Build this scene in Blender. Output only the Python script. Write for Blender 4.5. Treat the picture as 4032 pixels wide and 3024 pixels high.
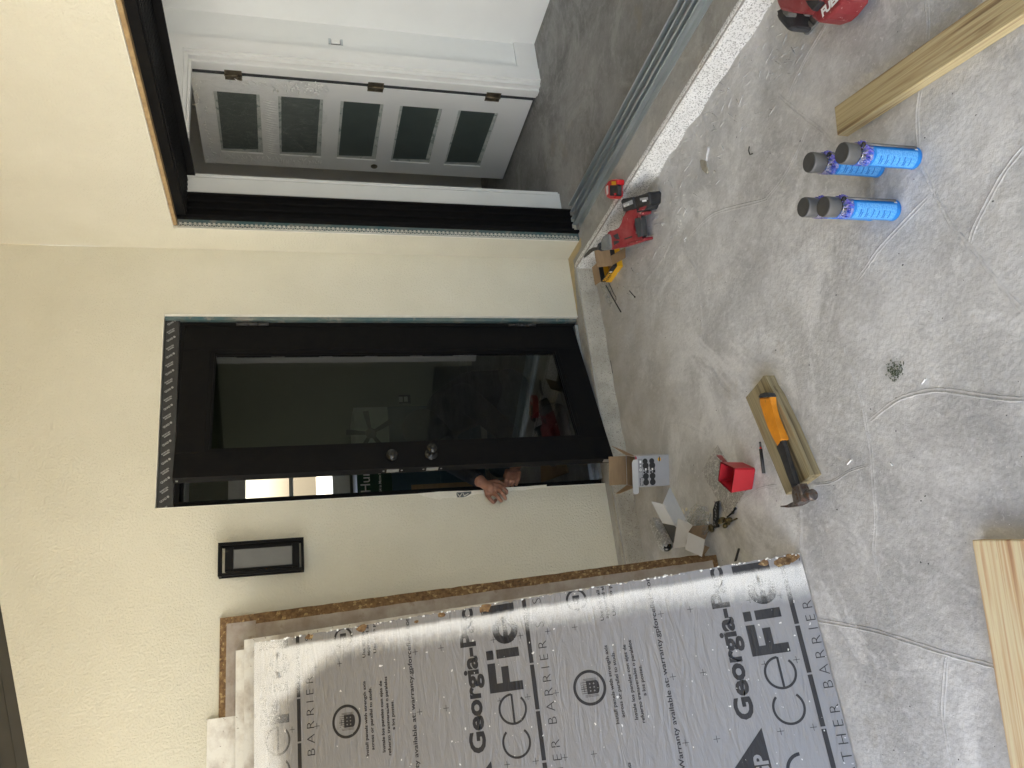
import bpy, bmesh, math, random
from mathutils import Vector, Matrix
random.seed(4)
R=math.radians
for o in list(bpy.data.objects): bpy.data.objects.remove(o)
C=bpy.context.scene.collection
sc=bpy.context.scene
# ---------------------------------------------------------------- camera
CAM=Vector((-2.243,-3.712,1.6576)); YAW,PIT,ROL,FL=0.3770,-0.2741,-0.0183,3075.9
cF=Vector((math.cos(PIT)*math.sin(YAW),math.cos(PIT)*math.cos(YAW),math.sin(PIT)))
_r=Vector((math.cos(YAW),-math.sin(YAW),0)); _u=_r.cross(cF)
cR=_r*math.cos(ROL)+_u*math.sin(ROL); cU=-_r*math.sin(ROL)+_u*math.cos(ROL)
cam_d=bpy.data.cameras.new('camera'); cam=bpy.data.objects.new('camera',cam_d); C.objects.link(cam)
cam_d.sensor_width=36; cam_d.sensor_fit='HORIZONTAL'; cam_d.lens=FL/4032*36; cam_d.clip_end=400; cam_d.clip_start=.02
m=Matrix.Identity(4)
for i,v in enumerate((-cU,cR,-cF)):      # the phone was held upright: the picture lies on its side
    for k in range(3): m[k][i]=v[k]
m.translation=CAM; cam.matrix_world=m; sc.camera=cam
# ---------------------------------------------------------------- sky, sun, exposure
w=bpy.data.worlds.new('World'); sc.world=w; w.use_nodes=True
nt=w.node_tree; bg=nt.nodes['Background']; sky=nt.nodes.new('ShaderNodeTexSky'); sky.sky_type='NISHITA'
sky.sun_disc=False; SUN_EL,SUN_AZ=R(48),R(62)      # azimuth clockwise from +Y: the sun stands behind the house
sky.sun_elevation=SUN_EL; sky.sun_rotation=SUN_AZ; sky.air_density=1.0; sky.dust_density=3.0
nt.links.new(sky.outputs[0],bg.inputs[0]); bg.inputs[1].default_value=0.10
sl=bpy.data.lights.new('sun','SUN'); so=bpy.data.objects.new('sun',sl); C.objects.link(so)
sl.energy=5.0; sl.angle=R(0.6); sl.color=(1,.94,.84)
sd=Vector((math.sin(SUN_AZ)*math.cos(SUN_EL),math.cos(SUN_AZ)*math.cos(SUN_EL),math.sin(SUN_EL)))
so.rotation_euler=sd.to_track_quat('Z','Y').to_euler()
sc.view_settings.view_transform='Standard'; sc.view_settings.look='None'; sc.view_settings.gamma=1
sc.view_settings.exposure=2.68
sc.render.engine='CYCLES'
sc.cycles.max_bounces=10; sc.cycles.diffuse_bounces=5; sc.cycles.glossy_bounces=4; sc.cycles.transparent_max_bounces=12
sc.cycles.use_denoising=True
# ---------------------------------------------------------------- geometry helpers
def ray(px,py): return cF*FL+cR*(1512-py)-cU*(px-2016)
def on(px,py,ax,val):            # where a sight line meets the plane axis=val
    d=ray(px,py); t=(val-CAM[ax])/d[ax]; return CAM+d*t
def G(px,py,z=0.0): return on(px,py,2,z)
def onp(px,py,O,N):
    d=ray(px,py); t=(Vector(O)-CAM).dot(N)/d.dot(N); return CAM+d*t
def zp(o,p,k=.4557): return (o[0]+p[0]*k,o[1]+p[1]*k)
class MB:
    def __init__(s): s.bm=bmesh.new()
    def face(s,pts,mi=0):
        vs=[s.bm.verts.new(p) for p in pts]; f=s.bm.faces.new(vs); f.material_index=mi; return f
    def box(s,x0,x1,y0,y1,z0,z1,mi=0,M=None,bev=0):
        c=[Vector((x,y,z)) for x in (x0,x1) for y in (y0,y1) for z in (z0,z1)]
        if M: c=[M@v for v in c]
        vs=[s.bm.verts.new(v) for v in c]
        fs=[]
        for q in ((0,1,3,2),(4,6,7,5),(0,4,5,1),(2,3,7,6),(0,2,6,4),(1,5,7,3)):
            f=s.bm.faces.new([vs[i] for i in q]); f.material_index=mi; fs.append(f)
        if bev:
            es=list({e for f in fs for e in f.edges})
            r=bmesh.ops.bevel(s.bm,geom=es,offset=bev,segments=2,affect='EDGES',profile=.5)
            for f in r['faces']: f.material_index=mi
        return vs
    def prism(s,pts,ext,mi=0,bev=0,top_mi=None):   # closed polygon pushed along ext
        a=[Vector(p) for p in pts]; e=Vector(ext)
        va=[s.bm.verts.new(p) for p in a]; vb=[s.bm.verts.new(p+e) for p in a]
        fs=[s.bm.faces.new(va)]; fs[0].material_index=mi if top_mi is None else top_mi
        f=s.bm.faces.new(list(reversed(vb))); f.material_index=mi; fs.append(f)
        n=len(a)
        for i in range(n):
            f=s.bm.faces.new((va[i],vb[i],vb[(i+1)%n],va[(i+1)%n])); f.material_index=mi; fs.append(f)
        if bev:
            r=bmesh.ops.bevel(s.bm,geom=list(fs[0].edges),offset=bev,segments=3,affect='EDGES',profile=.5)
            for f in r['faces']: f.material_index=mi
    def tube(s,pts,rad,n=10,mi=0,cap=True):
        pts=[Vector(p) for p in pts]; rr=rad if isinstance(rad,(list,tuple)) else [rad]*len(pts)
        up=None; rings=[]
        for i,p in enumerate(pts):
            t=(pts[min(i+1,len(pts)-1)]-pts[max(i-1,0)]).normalized()
            if up is None: up=t.orthogonal().normalized()
            up=(up-t*up.dot(t)).normalized(); b=t.cross(up)
            rings.append([s.bm.verts.new(p+(up*math.cos(a)+b*math.sin(a))*rr[i]) for a in [2*math.pi*k/n for k in range(n)]])
        for r0,r1 in zip(rings,rings[1:]):
            for k in range(n):
                f=s.bm.faces.new((r0[k],r0[(k+1)%n],r1[(k+1)%n],r1[k])); f.material_index=mi; f.smooth=True
        if cap:
            for r in (rings[0],rings[-1]):
                f=s.bm.faces.new(r); f.material_index=mi
    def lathe(s,o,axis,prof,n=28,mi=0,mis=None):   # prof: (distance along axis, radius)
        o=Vector(o); ax=Vector(axis).normalized(); u=ax.orthogonal().normalized(); v=ax.cross(u); rings=[]
        for h,r in prof:
            rings.append([s.bm.verts.new(o+ax*h+(u*math.cos(2*math.pi*k/n)+v*math.sin(2*math.pi*k/n))*max(r,1e-5)) for k in range(n)])
        for i,(a,b) in enumerate(zip(rings,rings[1:])):
            for k in range(n):
                f=s.bm.faces.new((a[k],a[(k+1)%n],b[(k+1)%n],b[k])); f.material_index=(mis[i] if mis else mi); f.smooth=True
        for r,i in ((rings[0],0),(rings[-1],-1)):
            f=s.bm.faces.new(r); f.material_index=(mis[i] if mis else mi)
    def ball(s,c,r,mi=0,sub=2,sc3=(1,1,1),jit=0):
        x=bmesh.ops.create_icosphere(s.bm,subdivisions=sub,radius=r)
        for v in x['verts']:
            k=1+random.uniform(-jit,jit); v.co=Vector((v.co.x*sc3[0]*k,v.co.y*sc3[1]*k,v.co.z*sc3[2]*k))+Vector(c)
            for f in v.link_faces: f.material_index=mi; f.smooth=True
    def cap2(s,a,b,ra,rb,mi=0,n=14):               # tapered capsule
        a=Vector(a); b=Vector(b); L=(b-a).length; d=(b-a).normalized() if L>1e-6 else Vector((0,0,1))
        pr=[(-ra*math.cos(t),ra*math.sin(t)) for t in [math.pi/2*k/5 for k in range(6)]]
        pr+=[(L+rb*math.sin(t),rb*math.cos(t)) for t in [math.pi/2*k/5 for k in range(6)]]
        s.lathe(a,d,pr,n,mi)
    def text(s,body,M,size=1,off=0,mi=0,ext=0,align='LEFT',sx=1,spc=1):
        cu=bpy.data.curves.new('t','FONT'); cu.body=body; cu.size=size; cu.offset=off; cu.extrude=ext; cu.align_x=align; cu.resolution_u=3; cu.space_character=spc
        ob=bpy.data.objects.new('t',cu); me=bpy.data.meshes.new_from_object(ob)
        w_=max([v.co.x for v in me.vertices] or [1])
        k=len(s.bm.verts); kf=len(s.bm.faces); me.transform(M@Matrix.Diagonal((sx,1,1,1))); s.bm.from_mesh(me)
        s.bm.faces.ensure_lookup_table()
        for f in s.bm.faces[kf:]: f.material_index=mi
        bpy.data.objects.remove(ob); bpy.data.curves.remove(cu); bpy.data.meshes.remove(me)
        return w_
    def build(s,name,mats,parent=None,M=None,label=None):
        bm=s.bm; bmesh.ops.recalc_face_normals(bm,faces=bm.faces)
        me=bpy.data.meshes.new(name); bm.to_mesh(me); bm.free()
        for x in (mats if isinstance(mats,(list,tuple)) else [mats]): me.materials.append(x)
        o=bpy.data.objects.new(name,me); C.objects.link(o)
        if M is not None: o.matrix_world=M
        if parent is not None:
            o.parent=parent; o.matrix_parent_inverse=base_matrix(parent).inverted()
        if label: o['label']=label
        return o
def base_matrix(o):
    return Matrix.LocRotScale(o.location,o.rotation_euler,o.scale) if o.parent is None else base_matrix(o.parent)@Matrix.Identity(4)@o.matrix_parent_inverse@o.matrix_basis
def tag(o,label,cat,group=None,kind=None):
    if label: o['label']=label
    if cat: o['category']=cat
    if group: o['group']=group
    if kind: o['kind']=kind
    return o
def thing(name,loc,label,cat,group=None):
    o=bpy.data.objects.new(name,None); C.objects.link(o); o.empty_display_size=.1; o.location=Vector(loc)
    return tag(o,label,cat,group)
def struct(o): o['kind']='structure'; return o
# ---------------------------------------------------------------- materials
def hexc(c): return (*c,1)
def mat(name,c1,c2=None,scale=8,rough=.6,metal=0,bump=0,bscale=120,detail=6,c3=None,scale3=40,thr3=(.6,.66),stretch=(1,1,1),alpha=None,spec=.5,coat=0,bstretch=None,lo=.35,hi=.65,rough2=None):
    mt=bpy.data.materials.new(name); mt.use_nodes=True; t=mt.node_tree; N=t.nodes; L=t.links; b=N['Principled BSDF']
    b.inputs['Roughness'].default_value=rough; b.inputs['Metallic'].default_value=metal; b.inputs['Specular IOR Level'].default_value=spec
    b.inputs['Coat Weight'].default_value=coat
    tc=N.new('ShaderNodeTexCoord'); mp=N.new('ShaderNodeMapping'); mp.inputs['Scale'].default_value=stretch; L.new(tc.outputs['Object'],mp.inputs[0])
    b.inputs['Base Color'].default_value=hexc(c1); last=None
    def noise(s,d,vec): 
        n=N.new('ShaderNodeTexNoise'); n.inputs['Scale'].default_value=s; n.inputs['Detail'].default_value=d; n.inputs['Roughness'].default_value=.6; L.new(vec,n.inputs['Vector']); return n
    if c2:
        n=noise(scale,detail,mp.outputs[0]); r=N.new('ShaderNodeValToRGB'); r.color_ramp.elements[0].position=lo; r.color_ramp.elements[1].position=hi
        r.color_ramp.elements[0].color=hexc(c1); r.color_ramp.elements[1].color=hexc(c2); L.new(n.outputs[0],r.inputs[0]); last=r.outputs[0]
        if rough2 is not None:
            mr=N.new('ShaderNodeMapRange'); mr.inputs[1].default_value=lo; mr.inputs[2].default_value=hi; mr.inputs[3].default_value=rough; mr.inputs[4].default_value=rough2; L.new(n.outputs[0],mr.inputs[0]); L.new(mr.outputs[0],b.inputs['Roughness'])
    if c3:
        n=noise(scale3,4,mp.outputs[0]); r=N.new('ShaderNodeValToRGB'); r.color_ramp.elements[0].position=thr3[0]; r.color_ramp.elements[1].position=thr3[1]
        r.color_ramp.elements[0].color=(0,0,0,1); r.color_ramp.elements[1].color=(1,1,1,1); L.new(n.outputs[0],r.inputs[0])
        mx=N.new('ShaderNodeMix'); mx.data_type='RGBA'; L.new(r.outputs[0],mx.inputs[0])
        if last: L.new(last,mx.inputs[6])
        else: mx.inputs[6].default_value=hexc(c1)
        mx.inputs[7].default_value=hexc(c3); last=mx.outputs[2]
    if last: L.new(last,b.inputs['Base Color'])
    if bump:
        vec=mp.outputs[0]
        if bstretch:
            m2=N.new('ShaderNodeMapping'); m2.inputs['Scale'].default_value=bstretch; L.new(tc.outputs['Object'],m2.inputs[0]); vec=m2.outputs[0]
        n=noise(bscale,4,vec); bp=N.new('ShaderNodeBump'); bp.inputs['Strength'].default_value=1; bp.inputs['Distance'].default_value=bump; L.new(n.outputs[0],bp.inputs['Height']); L.new(bp.outputs[0],b.inputs['Normal'])
    if alpha is not None: b.inputs['Alpha'].default_value=alpha
    return mt
M={}
M['stucco']=mat('stucco',(.64,.612,.505),(.68,.652,.545),scale=2.5,rough=.9,bump=.0065,bscale=100,spec=.2)
M['stucco_patch']=mat('stucco_patch',(.8,.78,.70),(.72,.69,.6),scale=20,rough=.9,bump=.003,bscale=90)
M['lath']=mat('plastic_bead',(.66,.65,.59),(.5,.49,.43),scale=40,rough=.7)
M['wrap']=mat('housewrap_teal',(.04,.10,.11),(.13,.15,.14),scale=9,rough=.6,bump=.001,bscale=200,c3=(.20,.20,.18),scale3=14,thr3=(.56,.64))
M['wrap_dark']=mat('flashing_grey',(.05,.06,.075),(.16,.165,.17),scale=25,rough=.6,bump=.001,bscale=80)
M['tape']=mat('flashing_tape',(.008,.008,.009),(.02,.02,.02),scale=30,rough=.35,bump=.001,bscale=60)
M['print_grey']=mat('print_grey',(.30,.30,.30),rough=.5)
M['osb_raw']=mat('raw_sheathing',(.42,.29,.14),(.28,.18,.085),scale=30,rough=.8,bump=.002,bscale=90)
def concrete(name,c1,c2,c3,dark,bump=.003):
    mt=mat(name,c1,c2,scale=3.2,rough=.78,bump=bump,bscale=55,detail=9,lo=.38,hi=.62,spec=.35)
    t=mt.node_tree; N=t.nodes; L=t.links; b=N['Principled BSDF']; src=b.inputs['Base Color'].links[0].from_socket
    tc=[n for n in N if n.type=='TEX_COORD'][0]
    def layer(prev,scale,lo,hi,col,fac,det=6,rgh=.6,dist=0):
        n=N.new('ShaderNodeTexNoise'); n.inputs['Scale'].default_value=scale; n.inputs['Detail'].default_value=det; n.inputs['Roughness'].default_value=rgh; n.inputs['Distortion'].default_value=dist
        L.new(tc.outputs['Object'],n.inputs['Vector'])
        m1=N.new('ShaderNodeMapRange'); m1.inputs[1].default_value=lo; m1.inputs[2].default_value=hi; m1.inputs[4].default_value=fac; L.new(n.outputs[0],m1.inputs[0])
        mx=N.new('ShaderNodeMix'); mx.data_type='RGBA'; L.new(m1.outputs[0],mx.inputs[0]); L.new(prev,mx.inputs[6]); mx.inputs[7].default_value=hexc(col); return mx.outputs[2]
    s=layer(src,1.5,.50,.64,dark,.52,7,.72,.8)
    s=layer(s,2.3,.52,.62,c3,.6,8,.75,1.0)
    s=layer(s,28,.5,.68,c3,.42,8,.7,.6)
    s=layer(s,9,.54,.72,dark,.45,8,.7,.3)
    s=layer(s,70,.58,.7,dark,.26,5,.7)
    s=layer(s,60,.62,.67,c3,.4,4,.6,1.0)
    s=layer(s,2.1,.62,.72,(.30,.25,.17),.35,7,.7)
    L.new(s,b.inputs['Base Color']); return mt
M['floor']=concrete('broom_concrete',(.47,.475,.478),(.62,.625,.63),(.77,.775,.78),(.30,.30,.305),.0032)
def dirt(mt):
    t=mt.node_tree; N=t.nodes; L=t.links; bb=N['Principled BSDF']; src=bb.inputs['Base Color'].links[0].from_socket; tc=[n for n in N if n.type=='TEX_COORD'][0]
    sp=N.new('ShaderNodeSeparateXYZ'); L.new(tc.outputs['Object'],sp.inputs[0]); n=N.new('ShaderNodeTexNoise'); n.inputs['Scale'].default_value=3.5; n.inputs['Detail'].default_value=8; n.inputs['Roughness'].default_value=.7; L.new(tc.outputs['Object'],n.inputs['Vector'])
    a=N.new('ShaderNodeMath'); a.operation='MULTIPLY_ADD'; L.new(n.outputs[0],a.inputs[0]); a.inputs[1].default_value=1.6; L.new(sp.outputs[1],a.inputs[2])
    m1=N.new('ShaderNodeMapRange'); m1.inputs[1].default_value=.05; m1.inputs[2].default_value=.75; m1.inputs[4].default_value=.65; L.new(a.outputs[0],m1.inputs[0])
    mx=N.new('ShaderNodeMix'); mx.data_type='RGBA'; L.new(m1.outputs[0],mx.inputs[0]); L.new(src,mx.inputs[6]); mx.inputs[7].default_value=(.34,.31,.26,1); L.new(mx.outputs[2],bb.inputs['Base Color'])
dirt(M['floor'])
M['ledge']=concrete('ledge_concrete',(.34,.33,.30),(.42,.41,.39),(.5,.49,.46),(.22,.21,.19),.002)
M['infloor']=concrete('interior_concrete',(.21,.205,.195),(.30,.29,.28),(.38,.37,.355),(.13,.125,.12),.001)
M['curb']=mat('speckled_curb',(.80,.80,.79),(.70,.70,.69),scale=30,rough=.85,c3=(.34,.34,.33),scale3=150,thr3=(.54,.58),bump=.002,bscale=110)
M['curb_dirt']=mat('bare_curb',(.52,.50,.44),(.36,.34,.29),scale=7,rough=.9,c3=(.24,.22,.19),scale3=170,thr3=(.58,.62),bump=.003,bscale=80)
M['foam']=mat('tan_overspray',(.60,.47,.25),(.48,.40,.26),scale=25,rough=.9,bump=.003,bscale=100)
M['alu']=mat('mill_aluminium',(.55,.60,.62),(.45,.49,.51),scale=10,rough=.38,metal=.85,stretch=(6,.5,6),bump=.0003,bscale=60)
M['black_metal']=mat('black_coated_metal',(.007,.007,.0075),(.0095,.009,.0088),scale=20,rough=.5,spec=.06,bump=.0002,bscale=400)
M['frame_dark']=mat('dark_bronze_metal',(.035,.033,.028),(.045,.042,.035),scale=8,rough=.5)
M['white_trim']=mat('white_trim_paint',(.76,.76,.74),(.80,.80,.78),scale=3,rough=.5,bump=.0004,bscale=60)
M['int_wall']=mat('interior_drywall',(.76,.77,.76),(.79,.80,.79),scale=3,rough=.9,bump=.0006,bscale=200)
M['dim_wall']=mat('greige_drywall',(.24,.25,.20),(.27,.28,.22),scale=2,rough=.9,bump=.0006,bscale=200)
M['door_white']=mat('door_white_paint',(.76,.765,.755),(.80,.80,.79),scale=4,rough=.45,stretch=(1,1,.3),bump=.0006,bscale=300,bstretch=(1,1,.05))
M['lite']=mat('frosted_lite',(.060,.078,.072),(.078,.095,.088),scale=4,rough=.35)
M['lite_edge']=mat('torn_masking',(.42,.46,.44),(.6,.61,.58),scale=15,rough=.5,c3=(.28,.32,.30),scale3=22,thr3=(.55,.62))
M['hinge']=mat('aged_hinge',(.16,.13,.09),(.24,.2,.14),scale=30,rough=.4,metal=.8)
M['osb_edge']=mat('strand_board_edge',(.24,.145,.065),(.11,.06,.028),scale=55,rough=.85,stretch=(1,1,1),bump=.003,bscale=120,c3=(.38,.27,.13),scale3=45,thr3=(.55,.62))
M['osb_face']=mat('strand_board_grey_face',(.42,.385,.35),(.28,.23,.195),scale=9,rough=.75,detail=9,bump=.002,bscale=40,c3=(.25,.19,.15),scale3=17,thr3=(.6,.72))  # tones darkened to take in shadow on the board faces
M['osb_dirty']=mat('white_edge_board',(.76,.75,.71),(.34,.28,.235),scale=5,rough=.8,detail=10,bump=.002,bscale=40,c3=(.25,.19,.15),scale3=60,thr3=(.66,.7),lo=.46,hi=.68)
M['pine_green']=mat('treated_pine',(.40,.36,.18),(.30,.26,.12),scale=7,rough=.7,stretch=(1,12,12),bump=.001,bscale=40,c3=(.23,.16,.08),scale3=5,thr3=(.58,.7))
M['end_grain']=mat('end_grain',(.55,.38,.17),(.66,.5,.25),scale=60,rough=.8)
M['cardboard']=mat('cardboard',(.27,.18,.10),(.32,.215,.12),scale=12,rough=.85,stretch=(1,1,6))
M['card_white']=mat('white_card',(.55,.55,.55),(.60,.60,.60),scale=8,rough=.6)
M['card_silver']=mat('silver_print_card',(.40,.40,.42),(.46,.46,.48),scale=5,rough=.45)
M['black_gloss']=mat('black_gloss',(.01,.01,.01),rough=.25)
M['black_plastic']=mat('dusty_black_plastic',(.018,.018,.02),(.05,.05,.05),scale=25,rough=.55,lo=.45,hi=.8,bump=.0006,bscale=150)
M['rubber']=mat('rubber_grip',(.03,.033,.037),(.05,.052,.055),scale=30,rough=.7,bump=.0008,bscale=300)
M['red_tool']=mat('dusty_red_plastic',(.23,.015,.022),(.30,.07,.07),scale=18,rough=.5,c3=(.5,.36,.34),scale3=34,thr3=(.62,.7),lo=.4,hi=.75)
M['grey_tool']=mat('dusty_grey_plastic',(.12,.125,.12),(.19,.195,.19),scale=14,rough=.6,c3=(.35,.35,.33),scale3=40,thr3=(.64,.72))
M['red_bin']=mat('red_bin_plastic',(.46,.018,.028),(.42,.02,.03),scale=6,rough=.4,bump=.0004,bscale=80)
M['red_gloss']=mat('red_gloss',(.55,.01,.015),rough=.3)
M['steel_rust']=mat('rusty_steel',(.10,.085,.08),(.22,.20,.19),scale=40,rough=.45,metal=.7,c3=(.12,.07,.05),scale3=60,thr3=(.5,.6))
M['shoe']=mat('saw_shoe_metal',(.13,.135,.135),(.19,.195,.19),scale=20,rough=.5,metal=.0)
M['steel_dark']=mat('dark_steel',(.06,.058,.055),(.10,.095,.09),scale=30,rough=.5,metal=.5)
M['orange_grip']=mat('orange_grip',(.72,.27,.012),(.60,.22,.012),scale=25,rough=.55,bump=.0008,bscale=160,c3=(.25,.12,.03),scale3=35,thr3=(.68,.72))
M['yellow_print']=mat('yellow_print',(.78,.42,.015),rough=.5)
M['can_blue']=mat('can_blue',(.01,.20,.62),(.01,.17,.55),scale=5,rough=.3)
M['can_label']=mat('can_label_pale',(.13,.42,.82),(.06,.29,.72),scale=260,rough=.35,lo=.45,hi=.55)
M['can_text']=mat('can_label_text',(.012,.14,.50),rough=.4)
M['can_grey']=mat('can_cap_grey',(.048,.048,.048),(.06,.06,.06),scale=30,rough=.45)
M['can_silver']=mat('can_cap_side',(.13,.13,.128),rough=.35,metal=.2)
M['glove']=mat('folded_purple_film',(.05,.045,.42),(.25,.23,.62),scale=50,rough=.25)
M['white_bright']=mat('white_print',(.85,.85,.85),rough=.5)
M['black_ink']=mat('black_ink',(.02,.02,.022),rough=.5)
M['skin']=mat('weathered_skin',(.25,.11,.07),(.33,.165,.11),scale=30,rough=.55,bump=.0012,bscale=140)
M['hair']=mat('dark_hair',(.012,.01,.009),rough=.7)
M['jacket']=mat('dark_jacket_cloth',(.010,.011,.015),(.018,.02,.027),scale=12,rough=.9,bump=.004,bscale=22)
M['jeans']=mat('faded_jeans_cloth',(.04,.06,.075),(.07,.10,.12),scale=30,rough=.9,bump=.003,bscale=30)
M['boot']=mat('boot_leather',(.03,.022,.015),rough=.7)
M['roofwood']=mat('porch_ceiling_boards',(.74,.54,.17),(.66,.46,.13),scale=5,rough=.6,stretch=(8,.6,1))
M['yard']=mat('dry_yard_ground',(.44,.42,.36),(.36,.34,.29),scale=.8,rough=.95,bump=.02,bscale=20)
M['green_box']=mat('green_carton',(.008,.05,.025),rough=.5)
M['blue_box']=mat('blue_grey_carton',(.035,.075,.11),(.045,.09,.125),scale=4,rough=.6)
M['brass']=mat('tarnished_brass',(.20,.155,.07),(.09,.075,.045),scale=60,rough=.3,metal=.9)
M['foamball']=mat('cream_foam',(.75,.70,.55),rough=.9)
M['leaf']=mat('dried_green_leaf',(.05,.075,.04),(.12,.14,.09),scale=60,rough=.7)
M['cork']=mat('buff_filler',(.38,.36,.30),(.30,.28,.23),scale=40,rough=.9)
M['blue_outdoor']=mat('bounce_wall',(.80,.74,.66),(.74,.66,.56),scale=2,rough=.9)
def film(name,dens=.25,sc=60,st=(1,1,1),tint=(1,1,1),rough=.18,low=None):
    mt=bpy.data.materials.new(name); mt.use_nodes=True; t=mt.node_tree; N=t.nodes; L=t.links; N.remove(N['Principled BSDF'])
    out=[n for n in N if n.type=='OUTPUT_MATERIAL'][0]
    tr=N.new('ShaderNodeBsdfTransparent'); tr.inputs[0].default_value=hexc(tint); gl=N.new('ShaderNodeBsdfGlossy'); gl.inputs['Roughness'].default_value=rough
    df=N.new('ShaderNodeBsdfDiffuse'); df.inputs[0].default_value=(.75,.75,.75,1)
    ad=N.new('ShaderNodeMixShader'); ad.inputs[0].default_value=.5; L.new(gl.outputs[0],ad.inputs[1]); L.new(df.outputs[0],ad.inputs[2])
    mx=N.new('ShaderNodeMixShader'); tc=N.new('ShaderNodeTexCoord'); mp=N.new('ShaderNodeMapping'); mp.inputs['Scale'].default_value=st; L.new(tc.outputs['Object'],mp.inputs[0])
    n=N.new('ShaderNodeTexNoise'); n.inputs['Scale'].default_value=sc; n.inputs['Detail'].default_value=5; n.inputs['Distortion'].default_value=1.5; L.new(mp.outputs[0],n.inputs['Vector'])
    mr=N.new('ShaderNodeMapRange'); mr.inputs[1].default_value=.45; mr.inputs[2].default_value=.7; mr.inputs[3].default_value=dens*.35 if low is None else low; mr.inputs[4].default_value=min(1,dens*2.6); L.new(n.outputs[0],mr.inputs[0])
    bp=N.new('ShaderNodeBump'); bp.inputs['Distance'].default_value=.006; L.new(n.outputs[0],bp.inputs['Height']); L.new(bp.outputs[0],gl.inputs['Normal'])
    L.new(mr.outputs[0],mx.inputs[0]); L.new(tr.outputs[0],mx.inputs[1]); L.new(ad.outputs[0],mx.inputs[2]); L.new(mx.outputs[0],out.inputs[0]); return mt
M['film']=film('clear_wrap_film',.05,9,(1,3,1.2))
M['crease_glint']=mat('film_glint',(.92,.92,.90),rough=.15)  # white colour stands in for highlights along the film folds
M['bag']=film('crumpled_bag',.40,45,(1,1,1),(.9,.9,.88))
M['bubble']=film('bubble_wrap',.4,90,(1,1,1),(.6,.6,.6),.3,low=.48)
M['purple_film']=film('purple_film',.25,60,(1,1,1),(.62,.6,.95),.15)
def glassmat(name,tint,ior=1.5,add=0):
    mt=bpy.data.materials.new(name); mt.use_nodes=True; t=mt.node_tree; N=t.nodes; L=t.links; N.remove(N['Principled BSDF'])
    out=[n for n in N if n.type=='OUTPUT_MATERIAL'][0]; tr=N.new('ShaderNodeBsdfTransparent'); tr.inputs[0].default_value=hexc(tint)
    gl=N.new('ShaderNodeBsdfGlossy'); gl.inputs['Roughness'].default_value=.0; fr=N.new('ShaderNodeFresnel'); fr.inputs[0].default_value=ior
    mx=N.new('ShaderNodeMixShader'); L.new(fr.outputs[0],mx.inputs[0]); L.new(tr.outputs[0],mx.inputs[1]); L.new(gl.outputs[0],mx.inputs[2]); L.new(mx.outputs[0],out.inputs[0]); return mt
M['glass_tint']=glassmat('dark_tinted_glass',(.17,.21,.165),1.75)
M['glass']=glassmat('window_glass',(.9,.9,.88))
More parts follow.
